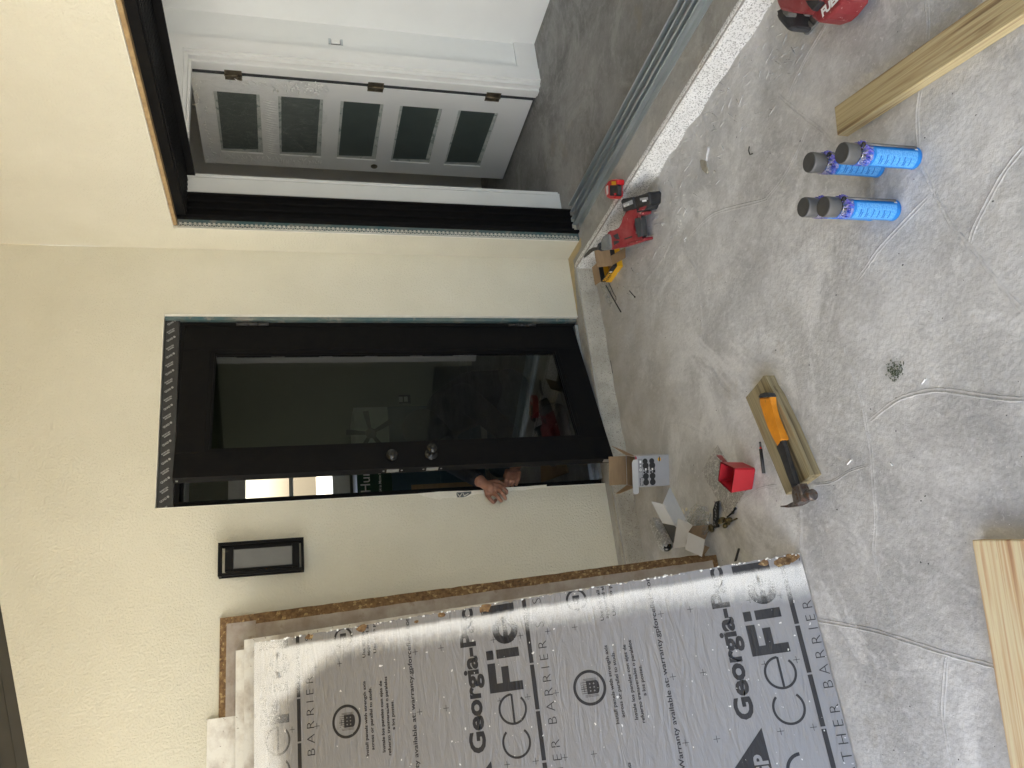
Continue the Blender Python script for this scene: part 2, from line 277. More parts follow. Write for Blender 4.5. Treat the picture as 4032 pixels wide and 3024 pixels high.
# foil sheet: silver facer or its black ink, both under the same white overspray
def foil(name,base,metal,rough):
    mt=bpy.data.materials.new(name); mt.use_nodes=True; t=mt.node_tree; N=t.nodes; L=t.links; b=N['Principled BSDF']
    tc=N.new('ShaderNodeTexCoord'); sp=N.new('ShaderNodeSeparateXYZ'); L.new(tc.outputs['Object'],sp.inputs[0])
    def nz(s,d,st=(1,1,1),dist=0):
        mp=N.new('ShaderNodeMapping'); mp.inputs['Scale'].default_value=st; L.new(tc.outputs['Object'],mp.inputs[0])
        n=N.new('ShaderNodeTexNoise'); n.inputs['Scale'].default_value=s; n.inputs['Detail'].default_value=d; n.inputs['Distortion'].default_value=dist; L.new(mp.outputs[0],n.inputs['Vector']); return n.outputs[0]
    def mth(op,a,b_=None):
        n=N.new('ShaderNodeMath'); n.operation=op; n.use_clamp=False
        for i,x in enumerate((a,b_)):
            if x is None: continue
            if isinstance(x,(int,float)): n.inputs[i].default_value=x
            else: L.new(x,n.inputs[i])
        return n.outputs[0]
    def mr(x,a,b_,c=0,d=1):
        n=N.new('ShaderNodeMapRange'); n.interpolation_type='SMOOTHSTEP'; L.new(x,n.inputs[0])
        for i,v in enumerate((a,b_,c,d)): n.inputs[i+1].default_value=v
        return n.outputs[0]
    A,B=sp.outputs[0],sp.outputs[1]; wob=mth('ADD',mth('MULTIPLY',mth('SUBTRACT',nz(5,3),.5),.07),mth('MULTIPLY',mth('SUBTRACT',nz(45,5),.5),.035))
    Aw=mth('ADD',A,wob)
    lim=mth('ADD',mr(B,1.70,2.05,.088,.26),mr(B,.55,0.05,0,.03))           # how far the spray reaches in from the edge
    inside=mr(mth('SUBTRACT',Aw,lim),.04,-.05)
    skip=mr(B,1.9,1.99,0,1)
    edge=mth('MAXIMUM',mr(mth('ADD',A,mth('MULTIPLY',wob,.25)),.026,.048),skip)
    topband=mr(mth('ADD',B,wob),1.90,2.06)
    fine=mr(nz(420,2),.3,.7,.45,1.45)
    blot=mr(nz(5,3),.36,.58,.80,1.0)
    mask=mth('MULTIPLY',mth('MAXIMUM',mth('MULTIPLY',inside,edge),topband),fine); mask=mth('MULTIPLY',mask,blot)
    mask=mth('MINIMUM',mask,.96)
    spk=mr(nz(55,2),.71,.74)                                                # flecks of white
    mask=mth('MAXIMUM',mask,mth('MULTIPLY',spk,.75))
    mx=N.new('ShaderNodeMix'); mx.data_type='RGBA'; L.new(mask,mx.inputs[0]); mx.inputs[6].default_value=hexc(base); mx.inputs[7].default_value=(.86,.86,.85,1)
    L.new(mx.outputs[2],b.inputs['Base Color'])
    L.new(mr(mask,0,1,metal,0),b.inputs['Metallic']); L.new(mr(mask,0,1,rough,.55),b.inputs['Roughness'])
    h=mth('ADD',mth('MULTIPLY',nz(8,6,(.7,3.2,1),2.0),.5),mth('MULTIPLY',nz(34,5,(.6,2.0,1),1.6),.12))
    bp=N.new('ShaderNodeBump'); bp.inputs['Distance'].default_value=.009; bp.inputs['Strength'].default_value=.8; L.new(h,bp.inputs['Height']); L.new(bp.outputs[0],b.inputs['Normal']); return mt
M['foil']=foil('silver_foil_facer',(.27,.27,.285),.45,.42)
M['foil_ink']=foil('black_ink_on_foil',(.018,.018,.022),.1,.4)
def board(name,cols,axis,scale,rough=.65,knot=None):
    # long grain: wave bands across the board's width, object coords with x along the board
    mt=bpy.data.materials.new(name); mt.use_nodes=True; t=mt.node_tree; N=t.nodes; L=t.links; b=N['Principled BSDF']; b.inputs['Roughness'].default_value=rough
    tc=N.new('ShaderNodeTexCoord'); mp=N.new('ShaderNodeMapping'); mp.inputs['Scale'].default_value=(1.6,60,60); L.new(tc.outputs['Object'],mp.inputs[0])
    n=N.new('ShaderNodeTexNoise'); n.inputs['Scale'].default_value=scale; n.inputs['Detail'].default_value=5; n.inputs['Distortion'].default_value=.35; L.new(mp.outputs[0],n.inputs['Vector'])
    r=N.new('ShaderNodeValToRGB'); el=r.color_ramp.elements
    while len(el)<len(cols): el.new(.5)
    for i,c in enumerate(cols): el[i].position=.3+.4*i/(len(cols)-1); el[i].color=hexc(c)
    L.new(n.outputs[0],r.inputs[0])
    m2=N.new('ShaderNodeMapping'); m2.inputs['Scale'].default_value=(3.2,17,17); L.new(tc.outputs['Object'],m2.inputs[0]); n2=N.new('ShaderNodeTexNoise'); n2.inputs['Scale'].default_value=1.3; n2.inputs['Detail'].default_value=3; L.new(m2.outputs[0],n2.inputs['Vector'])
    q=N.new('ShaderNodeMapRange'); q.inputs[1].default_value=.62; q.inputs[2].default_value=.74; q.inputs[4].default_value=.75; L.new(n2.outputs[0],q.inputs[0])
    mx=N.new('ShaderNodeMix'); mx.data_type='RGBA'; L.new(q.outputs[0],mx.inputs[0]); L.new(r.outputs[0],mx.inputs[6]); mx.inputs[7].default_value=(.20,.11,.05,1); L.new(mx.outputs[2],b.inputs['Base Color'])
    bp=N.new('ShaderNodeBump'); bp.inputs['Distance'].default_value=.0015; L.new(n.outputs[0],bp.inputs['Height']); L.new(bp.outputs[0],b.inputs['Normal']); return mt
M['plank_green']=board('treated_plank',[(.13,.08,.04),(.34,.25,.13),(.50,.42,.24),(.40,.32,.17),(.62,.55,.35)],0,1.1)
M['plank_offcut']=board('offcut_grain',[(.10,.075,.04),(.21,.17,.095),(.32,.27,.16),(.25,.205,.115),(.42,.38,.24)],0,.8)
M['plank_pale']=board('pale_pine_plank',[(.36,.17,.09),(.60,.43,.25),(.72,.64,.42),(.58,.38,.22),(.76,.70,.50)],0,.9)
# ================================================================ SETTING
S=0.101                       # height of the house slab above the porch floor
def ribbon(mb,pts,wd=.0046,h=.0024):
    P=[]
    for i in range(len(pts)-1):                     # Catmull-Rom through the traced joint
        p0=pts[max(i-1,0)];p1=pts[i];p2=pts[i+1];p3=pts[min(i+2,len(pts)-1)]
        for k in range(6):
            t=k/6; P.append(.5*((2*p1)+(p2-p0)*t+(2*p0-5*p1+4*p2-p3)*t*t+(3*p1-p0-3*p2+p3)*t**3))
    P.append(pts[-1]); prof=((-2.2,-.002),(-1.1,h),(-.75,h*.9),(0,-.0005),(.75,h*.6),(1.1,h*.7),(2.2,-.002)); rows=[]
    for i,p in enumerate(P):
        t=(P[min(i+1,len(P)-1)]-P[max(i-1,0)]); t.z=0; t.normalize(); n=Vector((-t.y,t.x,0)); e=min(1,i/3,(len(P)-1-i)/3); j=random.uniform(.8,1.2)
        rows.append([mb.bm.verts.new(Vector((p.x,p.y,0))+n*a*wd*j+Vector((0,0,b*(e if b>0 else 1)+(-.002 if e==0 else 0)))) for a,b in prof])
    for a,b in zip(rows,rows[1:]):
        for k in range(len(prof)-1):
            f=mb.bm.faces.new((a[k],a[k+1],b[k+1],b[k])); f.smooth=True
mb=MB(); n=70
mb.face([(-4.2,-7,0),(.2,-7,0),(.2,.05,0),(-4.2,.05,0)])
J=[[(3272,61),(3230,135),(3168,240),(3130,320),(3097,400)],[(3062,370),(3095,402),(3188,478),(3230,510),(3286,575)],
[(3188,478),(3146,585),(3090,690),(3028,770),(2998,791),(2838,832),(2783,864),(2747,901),(2710,942)],
[(3644,-20),(3655,91),(3644,200),(3625,351),(3612,456),(3619,592),(3630,650),(3662,719),(3676,755)],
[(3676,755),(3557,878),(3461,983),(3416,1047),(3370,1111)],[(3676,755),(3707,810),(3753,892),(3817,970),(3867,1029),(3958,1147),(4060,1260)],
[(4060,545),(3958,673),(3890,792),(3835,901),(3817,965)],[(2665,896),(2642,955),(2610,1019),(2569,1074),(2524,1129),(2492,1133),(2465,1129)],
[(2688,992),(2738,1056),(2752,1124),(2761,1215),(2765,1283),(2779,1356)],
[(3327,1358),(3334,1400),(3375,1523),(3398,1605),(3411,1678),(3430,1778),(3436,1878),(3448,2038),(3441,2156),(3446,2197),(3466,2297),(3502,2402),(3531,2484)],
[(3416,1664),(3507,1591),(3571,1559),(3671,1537),(3753,1541),(3844,1555),(3958,1569),(4060,1573)],
[(3180,2430),(3226,2443),(3296,2455),(3443,2484),(3560,2520),(3725,2573),(3901,2620),(4000,2650)],
[(3728,2576),(3719,2696),(3713,2813),(3731,2931),(3760,3060)],[(3140,1950),(3152,1996),(3157,2101),(3150,2174)],
[(3070,1910),(2997,1923),(2952,1951),(2911,1983)],[(3197,1906),(3275,1897),(3343,1856),(3411,1833)],[(2560,1714),(2610,1677),(2674,1666),(2738,1691),(2806,1728)],
[(2795,1390),(2830,1500),(2900,1570)]]
for i,j in enumerate(J): ribbon(mb,[G(*p) for p in j],.0046 if i not in (7,8,13,14,15,16,17) else .0030,.0025 if i not in (7,8,13,14,15,16,17) else .002)
# trowel ridges and crumbs of mortar along the curb
for k in range(260):
    t=random.random()**1.3; y=-.35-random.random()*2.0; x=-.13-t*.35; a=random.gauss(1.2,.5); l=random.uniform(.006,.03)
    c=Vector((x,y,0)); d=Vector((math.cos(a),math.sin(a),0))*l; mb.tube([c-d,c-d*.4+Vector((0,0,.001)),c+d*.4+Vector((0,0,.001)),c+d],[.0005,random.uniform(.0012,.0028),random.uniform(.0012,.0028),.0005],6)
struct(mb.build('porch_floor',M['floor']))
mb=MB(); mb.face([(-60,-60,-.06),(60,-60,-.06),(60,60,-.06),(-60,60,-.06)]); struct(mb.build('ground',M['yard']))
# house slab: ledge A along wall A, ledge B along wall B, each with the speckled face
mb=MB()
mb.box(-3.6,-.109,-.088,.02,-.05,S,0); mb.box(-.1085,.115,-7,.021,-.05,S-.0005,0)
# speckled faces proud of the step
def curbface(mb,p0,p1,nrm,mi,seg):
    L_=(p1-p0).length; pr=[]; 
    for i in range(seg+1):
        q=p0.lerp(p1,i/seg); b=.012+.006*math.sin(i*1.7)+random.uniform(-.003,.003)
        pr.append([mb.bm.verts.new(q+nrm*a+Vector((0,0,z+random.uniform(-.0015,.0015)))) for a,z in ((b*1.7,-.01),(b,.012),(.007,S-.02),(.003,S-.006),(-.012,S+.002),(-.03,S+.0006))])
    for a,b in zip(pr,pr[1:]):
        for k in range(5):
            f=mb.bm.faces.new((a[k],a[k+1],b[k+1],b[k])); f.material_index=mi; f.smooth=True
curbface(mb,Vector((-3.6,-.088,0)),Vector((-.10,-.088,0)),Vector((0,-1,0)),2,60)
curbface(mb,Vector((-.109,-.08,0)),Vector((-.109,-7,0)),Vector((-1,0,0)),1,120)
# tan render overspray on the ledge at the inner corner
mb.face([(-.37,-.002,S+.002),(-.37,-.010,S+.002),(-.16,-.052,S+.002),(-.052,-.075,S+.002),(-.05,-.215,S+.002),(.0,-.235,S+.002),(.02,-.002,S+.002)],3)
struct(mb.build('slab_ledge',[M['ledge'],M['curb'],M['curb_dirt'],M['foam']]))
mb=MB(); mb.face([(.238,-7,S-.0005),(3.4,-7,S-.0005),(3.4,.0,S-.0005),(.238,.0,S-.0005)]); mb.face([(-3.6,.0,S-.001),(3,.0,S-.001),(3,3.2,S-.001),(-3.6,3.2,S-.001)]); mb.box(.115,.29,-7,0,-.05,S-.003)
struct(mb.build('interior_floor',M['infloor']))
RK=lambda x: 2.826+.2575*(x+1.696)
DX0,DX1,DH=-1.341,-.371,2.2585     # door opening
BY0,BH=-.1916,2.2034                # wide opening in wall B starts here and runs toward the camera
def quadwall(mb,pts,y0,y1,mi=0): mb.prism([(x,y0,z) for x,z in pts],(0,y1-y0,0),mi)
mb=MB(); XL=-3.4
quadwall(mb,[(XL,S),(DX0,S),(DX0,RK(DX0)),(XL,RK(XL))],0,.16); quadwall(mb,[(DX1,S),(0,S),(0,RK(0)),(DX1,RK(DX1))],0,.16)
quadwall(mb,[(DX0,DH),(DX1,DH),(DX1,RK(DX1)),(DX0,RK(DX0))],0,.16)
# small bead at the opening edges
for a in ((DX0,-.002,DX0+.003,S,DH),(DX1-.003,-.002,DX1,S,DH)): mb.box(a[0],a[2],-.0025,.02,a[3],a[4],1)
mb.box(DX0,DX1,-.0025,.02,DH-.003,DH,1)
mb.bm.verts.ensure_lookup_table()
wA=mb.build('stucco_wall',[M['stucco'],M['stucco_patch']]); tag(wA,'cream stucco wall with the black glazed door and the box lamp','wall')
mb=MB(); 
mb.box(0,.16,BY0,0-.0005,S,3.6); mb.box(0,.16,-7,BY0,BH,3.6); mb.box(-.0025,.012,BY0-.003,BY0,S,BH,1); mb.box(-.0025,.012,-7,BY0,BH-.003,BH,1)
mb.box(0,.16,-7,-5.6,S,BH)
wB=mb.build('stucco_wall',[M['stucco'],M['stucco_patch']]); tag(wB,'cream stucco wall at right angles, with the wide black framed opening','wall')
# broken stucco beside the lock jamb
mb=MB(); z7=lambda p,y=-.003: on(*zp((1700,1800),p,.1808),1,y)
mb.prism([z7(p) for p in ((-300,790),(0,765),(150,750),(560,735),(850,735),(1090,715),(1200,780),(1000,800),(860,830),(760,870),(550,880),(430,880),(250,890),(160,930),(80,905),(-50,880),(-180,850))],(0,.002,0),0)
mb.prism([z7(p) for p in ((1600,660),(2000,640),(2500,600),(2500,640),(2000,720),(1750,720),(1640,760),(1560,740))],(0,.002,0),0)
mb.prism([z7(p,-.0055) for p in ((545,770),(640,765),(860,745),(862,790),(760,850),(700,870),(560,875),(535,830))],(0,.002,0),1)
for a,b in (((560,790),(610,860)),((610,860),(660,780)),((680,780),(710,840)),((555,880),(535,810)),((700,850),(800,790))): mb.tube([z7(a,-.0075),z7(b,-.0075)],.0022,6,2)
tag(mb.build('stucco_chip',[M['stucco_patch'],M['wrap_dark'],M['lath']]),'broken patch of stucco showing grey bead beside the lock jamb of the door','wall damage')
# interior partition continuing wall A: white door casing stands in it
mb=MB()
ix0,ix1,iz=.452,1.262,2.215
mb.box(.16,ix0,0.0,.12,S,2.46); mb.box(ix1+.02,1.75,0,.12,S,2.46); mb.box(ix0,ix1+.02,0,.12,iz,2.46)
mb.box(1.6,1.72,-1.47,-.0005,S,2.46)               # side wall
struct(mb.build('interior_wall',M['int_wall']))
mb=MB(); mb.box(.16,3.4,-7,.0,2.461,2.56); mb.box(-3.4,3,.161,3.2,2.50,2.6); struct(mb.build('interior_ceiling',M['int_wall']))
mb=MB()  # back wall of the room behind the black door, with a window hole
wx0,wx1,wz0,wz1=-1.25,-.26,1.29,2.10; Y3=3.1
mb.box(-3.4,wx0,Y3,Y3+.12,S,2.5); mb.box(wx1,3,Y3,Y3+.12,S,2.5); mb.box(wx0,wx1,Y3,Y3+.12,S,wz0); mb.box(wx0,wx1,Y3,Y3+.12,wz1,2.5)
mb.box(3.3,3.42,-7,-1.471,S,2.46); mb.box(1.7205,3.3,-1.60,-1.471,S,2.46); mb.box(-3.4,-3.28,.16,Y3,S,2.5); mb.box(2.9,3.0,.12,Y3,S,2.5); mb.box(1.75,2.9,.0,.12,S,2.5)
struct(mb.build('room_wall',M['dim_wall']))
t=thing('room_window',(wx0,Y3,wz0),'bright two pane window seen through the gap beside the black door','window')
mb=MB()
for a in ((wx0,wx0+.05,wz0,wz1),(wx1-.05,wx1,wz0,wz1),(wx0+.05,wx1-.05,wz0,wz0+.045),(wx0+.05,wx1-.05,wz1-.045,wz1),(wx0+.05,wx1-.05,1.665,1.70)): mb.box(a[0],a[1],Y3-.03,Y3+.05,a[2],a[3])
mb.box(wx0-.08,wx1+.08,Y3-.05,Y3-.031,wz0-.10,wz0); mb.box(wx0-.08,wx1+.08,Y3-.05,Y3-.031,wz1,wz1+.09)
mb.build('window_frame',M['white_trim'],t)
mb=MB(); mb.box(wx0+.05,wx1-.05,Y3+.02,Y3+.024,wz0+.045,wz1-.045); mb.build('pane',M['glass'],t)
mb=MB(); mb.box(-8.7,-8.5,-9,3.5,-.05,3.3); tag(mb.build('bounce_wall',mat('white_render',(.76,.77,.77),(.72,.73,.73),scale=2,rough=.9)),'added white wall out of view, bouncing sunlight onto the porch','wall')  # unseen wall added to bounce sunlight in from the left
# roof over porch and house
mb=MB()
def slope(x0,x1,y0,y1,dz,th,mi): mb.prism([(x0,y0,RK(x0)+dz),(x1,y0,RK(x1)+dz),(x1,y0,RK(x1)+dz+th),(x0,y0,RK(x0)+dz+th)],(0,y1-y0,0),mi)
slope(-3.6,3.2,-4.9,4.2,.24,.14,0)
struct(mb.build('roof',M['roofwood']))
mb=MB(); mb.box(-2.4,.6,-7.36,-7.2,0,3.2); tag(mb.build('stucco_wall',M['stucco']),'added cream stucco wall, unseen behind the viewer, blocking light from that side','wall')  # unseen wall added to cut the light from behind the camera
mb=MB()
for x in (-3.5,): mb.box(x-.07,x+.07,-4.85,-4.71,0,RK(x)+.24)
tag(mb.build('porch_post',M['frame_dark']),'dark square post holding the porch roof behind the viewer','post')
# raked dark band above the stucco
t=thing('clerestory_window',(-1.7,0,2.83),'dark metal framed raked window strip above the stucco under the roof','window')
def rake(mb,d0,d1,y0,y1): mb.prism([(XL,y0,RK(XL)+d0),(0,y0,RK(0)+d0),(0,y0,RK(0)+d1),(XL,y0,RK(XL)+d1)],(0,y1-y0,0))
mb=MB(); rake(mb,0,.044,.012,.16); rake(mb,.050,.092,.03,.16); rake(mb,.098,.13,.05,.16); rake(mb,.2,.24,.01,.16); mb.build('frame',M['frame_dark'],t)
mb=MB(); rake(mb,.0440,.0499,.05,.16); rake(mb,.0921,.0979,.07,.16); mb.build('gasket',M['black_gloss'],t)
mb=MB(); rake(mb,.13,.20,.09,.096); mb.build('pane',M['glass_tint'],t)
# ================================================================ BLACK DOOR
t=thing('entry_frame',(DX1,.05,S),'black metal door frame set in the stucco opening with printed flashing tape over it','door frame')
FY=.048; FT=2.187
mb=MB()
mb.box(DX1-.042,DX1-.02,FY,.155,S,FT,bev=.002); mb.box(DX0+.001,DX0+.036,FY-.006,.155,S,FT,bev=.002); mb.box(DX0+.036,DX1-.042,FY,.155,FT-.022,FT)
mb.box(DX0+.036,DX0+.05,.10,.12,S,FT-.022); mb.box(DX0+.036,DX1-.042,.10,.12,FT-.036,FT-.022)
mb.build('jamb',M['black_metal'],t)
mb=MB(); mb.box(DX0+.036,DX1-.042,.02,.155,S+.0005,S+.018); mb.box(DX0+.036,DX1-.042,.07,.09,S+.018,S+.03); mb.build('threshold',M['alu'],t)
mb=MB(); mb.box(DX0+.004,DX1-.004,.036,.05,FT+.0005,DH-.003)
for i in range(22):
    cx=DX1-.03-i*.0445
    Mx=Matrix.Translation((cx-.012,.0352,DH-.015))@Matrix.Rotation(R(90),4,'X')@Matrix.Rotation(R(-56),4,'Z')@Matrix.Translation((0,-.004,0))
    if i%2==0:
        mb.text('QUAD',Mx@Matrix.Translation((.0,0,0)),.0125,.0006,1,sx=.9); mb.lathe((Mx@Vector((.041,.005,0))),(0,-1,0),[(0,.0055),(.0004,.0055)],12,1)
    else:
        mb.text('MOISTURE',Mx@Matrix.Translation((0,.004,0)),.0085,.0004,1); mb.text('BARRIER',Mx@Matrix.Translation((.003,-.005,0)),.0085,.0004,1)
mb.build('flashing_tape',[M['tape'],M['print_grey']],t)
mb=MB(); mb.box(DX1-.0198,DX1-.0005,.022,.15,S+.002,DH-.004)
mb.build('wrap_strip',M['wrap'],t)
# leaf, swung toward the viewer
HP=Vector((-.418,.040,0)); FP=Vector((-1.264,-.215,0)); ld=(FP-HP).normalized(); ln=Vector((ld.y,-ld.x,0)); 
if ln.y>0: ln=-ln
LW=(FP-HP).length; LZ0,LZ1=.122,2.160; LT=.044
LM=Matrix(((ld.x,0,-ln.x,HP.x),(ld.y,0,-ln.y,HP.y),(0,1,0,0),(0,0,0,1)))    # local: x along leaf, y up, z into the room
def lp(px,py): v=LM.inverted()@onp(px,py,HP,ln); return v.x,v.y
t=thing('black_door',(HP.x,HP.y,LZ0),'black full lite door standing ajar, hinged beside the corner','door')
gx0,gz1=lp(853,1392); gx1,_=lp(1520,1742); _,gz0=lp(2230,1550)
gx0,gx1,gz0,gz1=.128,.735,.37,2.0
try:
    a=lp(845,1390); b=lp(828,1768); c_=lp(2186,1382); d_=lp(2275,1708); gx0=(a[0]+c_[0])/2; gx1=(b[0]+d_[0])/2; gz1=(a[1]+b[1])/2; gz0=(c_[1]+d_[1])/2
except Exception: pass
mb=MB(); f=.022
mb.box(0,gx0-f,LZ0,LZ1,0,LT,M=LM,bev=.0015); mb.box(gx1+f,LW,LZ0,LZ1,0,LT,M=LM,bev=.0015)
mb.box(gx0-f+.0006,gx1+f-.0006,LZ0,gz0-f,0.0008,LT,M=LM,bev=.0015); mb.box(gx0-f+.0006,gx1+f-.0006,gz1+f,LZ1,0.0008,LT,M=LM,bev=.0015)
for a in ((gx0-f,gx0-.004,gz0-f,gz1+f),(gx1+.004,gx1+f,gz0-f,gz1+f),(gx0-.004,gx1+.004,gz0-f,gz0-.004),(gx0-.004,gx1+.004,gz1+.004,gz1+f)): mb.box(a[0],a[1],a[2],a[3],.004,LT-.004,M=LM)
for a in ((gx0-.004,gx0+.004,gz0-.004,gz1+.004),(gx1-.004,gx1+.004,gz0-.004,gz1+.004),(gx0+.004,gx1-.004,gz0-.004,gz0+.004),(gx0+.004,gx1-.004,gz1-.004,gz1+.004)): mb.box(a[0],a[1],a[2],a[3],.011,LT-.01,M=LM)
mb.build('leaf',M['black_metal'],t)
mb=MB(); mb.face([LM@Vector(p) for p in ((gx0,gz0,.018),(gx1,gz0,.018),(gx1,gz1,.018),(gx0,gz1,.018))]); mb.build('glass',M['glass_tint'],t)
# hinges
for z in (lp(*zp((500,1100),(1085,405)))[1],lp(*zp((1400,1100),(1440,405)))[1]):
    mb=MB(); hp=HP-ld*.008-Vector((0,0,0))+ln*.008
    for k,(a,b) in enumerate(((-.078,-.024),(-.022,.020),(.022,.078))): mb.lathe(hp+Vector((0,0,z+a)),(0,0,1),[(0,.0085),(b-a,.0085)],14)
    mb.build('hinge',M['black_plastic'],t)
kx,kz=lp(*zp((1400,1100),(650,1490))); dx_,dz_=lp(*zp((1400,1100),(312,1515)))
kx=dx_=LW-.066
mb=MB(); o=LM@Vector((kx,kz,0)); mb.lathe(o,ln,[(0,.033),(.006,.033),(.010,.028),(.012,.014),(.034,.013),(.038,.021),(.05,.0265),(.062,.0235),(.066,.013),(.067,.012)],28); mb.lathe(o+ln*.0672,ln,[(0,.007),(.003,.006)],12); mb.build('knob',M['black_gloss'],t)
mb=MB(); o=LM@Vector((dx_,dz_,0)); mb.lathe(o,ln,[(0,.032),(.01,.031),(.024,.024),(.027,.019),(.027,.012)],28); mb.lathe(o+ln*.0272,ln,[(0,.009),(.003,.008)],16); mb.build('deadbolt',M['black_gloss'],t)
mb=MB()
for zc in (kz,dz_):
    mb.box(LW,LW+.0012,zc-.028,zc+.028,.010,.034,M=LM); mb.box(LW+.001,LW+.006,zc-.012,zc+.012,.016,.028,M=LM)
    for s_ in (-.042,.042): mb.lathe(LM@Vector((LW,zc+s_,.022)),ld,[(0,.005),(.0015,.004)],10)
mb.box(LW,LW+.002,LZ0,LZ0+.05,.01,.034,M=LM); mb.box(LW,LW+.0035,LZ1-.02,LZ1-.012,.018,.026,M=LM)
mb.build('latch_plate',mat('plate_metal',(.35,.35,.34),rough=.35,metal=.8),t)
# ================================================================ WIDE OPENING FRAME IN WALL B
t=thing('sliding_door_frame',(.06,BY0,S),'black multi track sliding door frame with aluminium sill in the wide opening','door frame')
mb=MB(); ya=BY0-.012
mb.box(.058,.190,ya,BY0-.0005,S+.03,BH-.028)
for x in (.058,.100,.142,.184): mb.box(x,x+.005,ya-.022,ya-.0003,S+.03,BH-.035)
mb.box(.045,.0575,ya-.018,BY0-.001,S,BH-.012)
mb.build('side_jamb',M['black_metal'],t)
mb=MB(); mb.box(.058,.285,-7,BY0-.05,BH-.030,BH-.012)
for x in (.058,.085,.108,.135,.160,.187,.213,.24,.275): mb.box(x,x+.009,-7,BY0-.05,BH-.068 if x<.25 else BH-.10,BH-.0305)
mb.box(.045,.0575,-7,BY0-.045,BH-.060,BH-.004)
mb.build('head_track',M['black_metal'],t)
mb=MB(); mb.box(.100,.238,-7,ya-.001,S-.002,S+.006)
for x in (.100,.136,.184,.228): mb.box(x,x+.009,-7,ya-.001,S+.006,S+(.026 if x<.2 else .030))
mb.box(.062,.0995,-7,ya-.031,S-.002,S+.002)
mb.build('sill_track',M['alu'],t)
mb=MB(); mb.box(.012,.0445,-7,BY0-.003,BH+.001,BH+.012); mb.box(.013,.044,-7,BY0-.003,BH-.02,BH+.0005)
mb.build('raw_header_edge',M['osb_raw'],t)
mb=MB(); mb.box(.0035,.0445,BY0-.010,BY0-.0005,S+.001,BH-.022,0)
z=S+.01; k=0
while z<BH-.03:
    d=.011
    mb.tube([(.003,BY0-.0125,z),(.019,BY0-.0125,z+d)],.0017,5,1); mb.tube([(.017,BY0-.0125,z+d),(.003,BY0-.0125,z+2*d)],.0017,5,1)
    for a in (-1,1): mb.tube([(.020,BY0-.0125,z+d*(1-.45)),(.026,BY0-.0125,z+d*(1+.45))][::a],.0019,5,1); 
    mb.tube([(.026,BY0-.0125,z+d*.55),(.020,BY0-.0125,z+d*1.45)],.0019,5,1)
    z+=2*d
mb.tube([(.018,BY0-.0127,S+.01),(.018,BY0-.0127,BH-.03)],.0015,5,1); mb.tube([(.002,BY0-.0127,S+.01),(.002,BY0-.0127,BH-.01)],.0026,5,1)
mb.build('stucco_bead',[M['wrap'],M['lath']],t)
# ================================================================ INTERIOR DOOR
t=thing('door_casing',(.31,0,S),'white painted wooden casing and jamb round the inner doorway','door casing')
cx0,cx1,cz=.335,1.391,2.318
mb=MB()
def casing(y0,y1,a,b):   # mitred U between inset a and b measured from the outer edge
    for q in ([(cx0+a,S),(cx0+b,S),(cx0+b,cz-b),(cx0+a,cz-a)],[(cx1-b,S),(cx1-a,S),(cx1-a,cz-a),(cx1-b,cz-b)],[(cx0+a,cz-a),(cx0+b,cz-b),(cx1-b,cz-b),(cx1-a,cz-a)]):
        mb.prism([(x,y0,z) for x,z in q],(0,y1-y0,0))
casing(-.022,-.0005,0,.088); casing(-.026,-.0006,.0885,.098); casing(-.018,-.0007,.0985,.104)
mb.build('casing',M['white_trim'],t)
mb=MB()
jx0,jx1,jz=cx0+.105,cx1-.105,cz-.105
for a in ((jx0,jx0+.02),(jx1-.02,jx1)): mb.box(a[0],a[1],-.004,.105 if a[0]>1 else .125,S,jz)
mb.box(jx0+.02,jx1-.02,-.004,.125,jz-.02,jz); mb.box(jx1-.034,jx1-.0203,.03,.075,S,jz-.02); mb.box(jx0+.0203,jx0+.034,.03,.075,S,jz-.02); mb.box(jx0+.034,jx1-.034,.03,.075,jz-.034,jz-.0203)
mb.build('jamb',M['white_trim'],t)
t=thing('white_door',(1.267,.12,S),'white five lite interior door standing open, partly wrapped in clear plastic','door')
lx=1.267; y0,y1,z0,z1=.135,.975,.113,2.2
lites=[(1.82,2.085),(1.441,1.712),(1.067,1.334),(.688,.962),(.313,.580)]; ly0,ly1=.278,.848
mb=MB()
mb.box(lx,lx+.035,y0,ly0,z0,z1,bev=.001); mb.box(lx,lx+.035,ly1,y1,z0,z1,bev=.001)
zz=[z0]+[v for l in reversed(lites) for v in l]+[z1]
for a,b in zip(zz[0::2],zz[1::2]): mb.box(lx+.0004,lx+.0345,ly0,ly1,a,b)
mb.build('leaf',M['door_white'],t)
for a,b in lites:
    mb=MB(); mb.box(lx+.010,lx+.022,ly0+.0005,ly1-.0005,a+.0005,b-.0005,0)
    mb.face([(lx+.0098,ly0+.001,a+.001),(lx+.0098,ly1-.001,a+.001),(lx+.0098,ly1-.001,a+.03),(lx+.0098,ly0+.001,a+.018)],1)
    mb.face([(lx+.0097,ly0+.001,b-.02),(lx+.0097,ly1-.001,b-.012),(lx+.0097,ly1-.001,b-.001),(lx+.0097,ly0+.001,b-.001)],1)
    mb.face([(lx+.0096,ly1-.035,a+.001),(lx+.0096,ly1-.001,a+.001),(lx+.0096,ly1-.001,b-.001),(lx+.0096,ly1-.022,b-.001)],1)
    mb.build('lite',[M['lite'],M['lite_edge']],t)
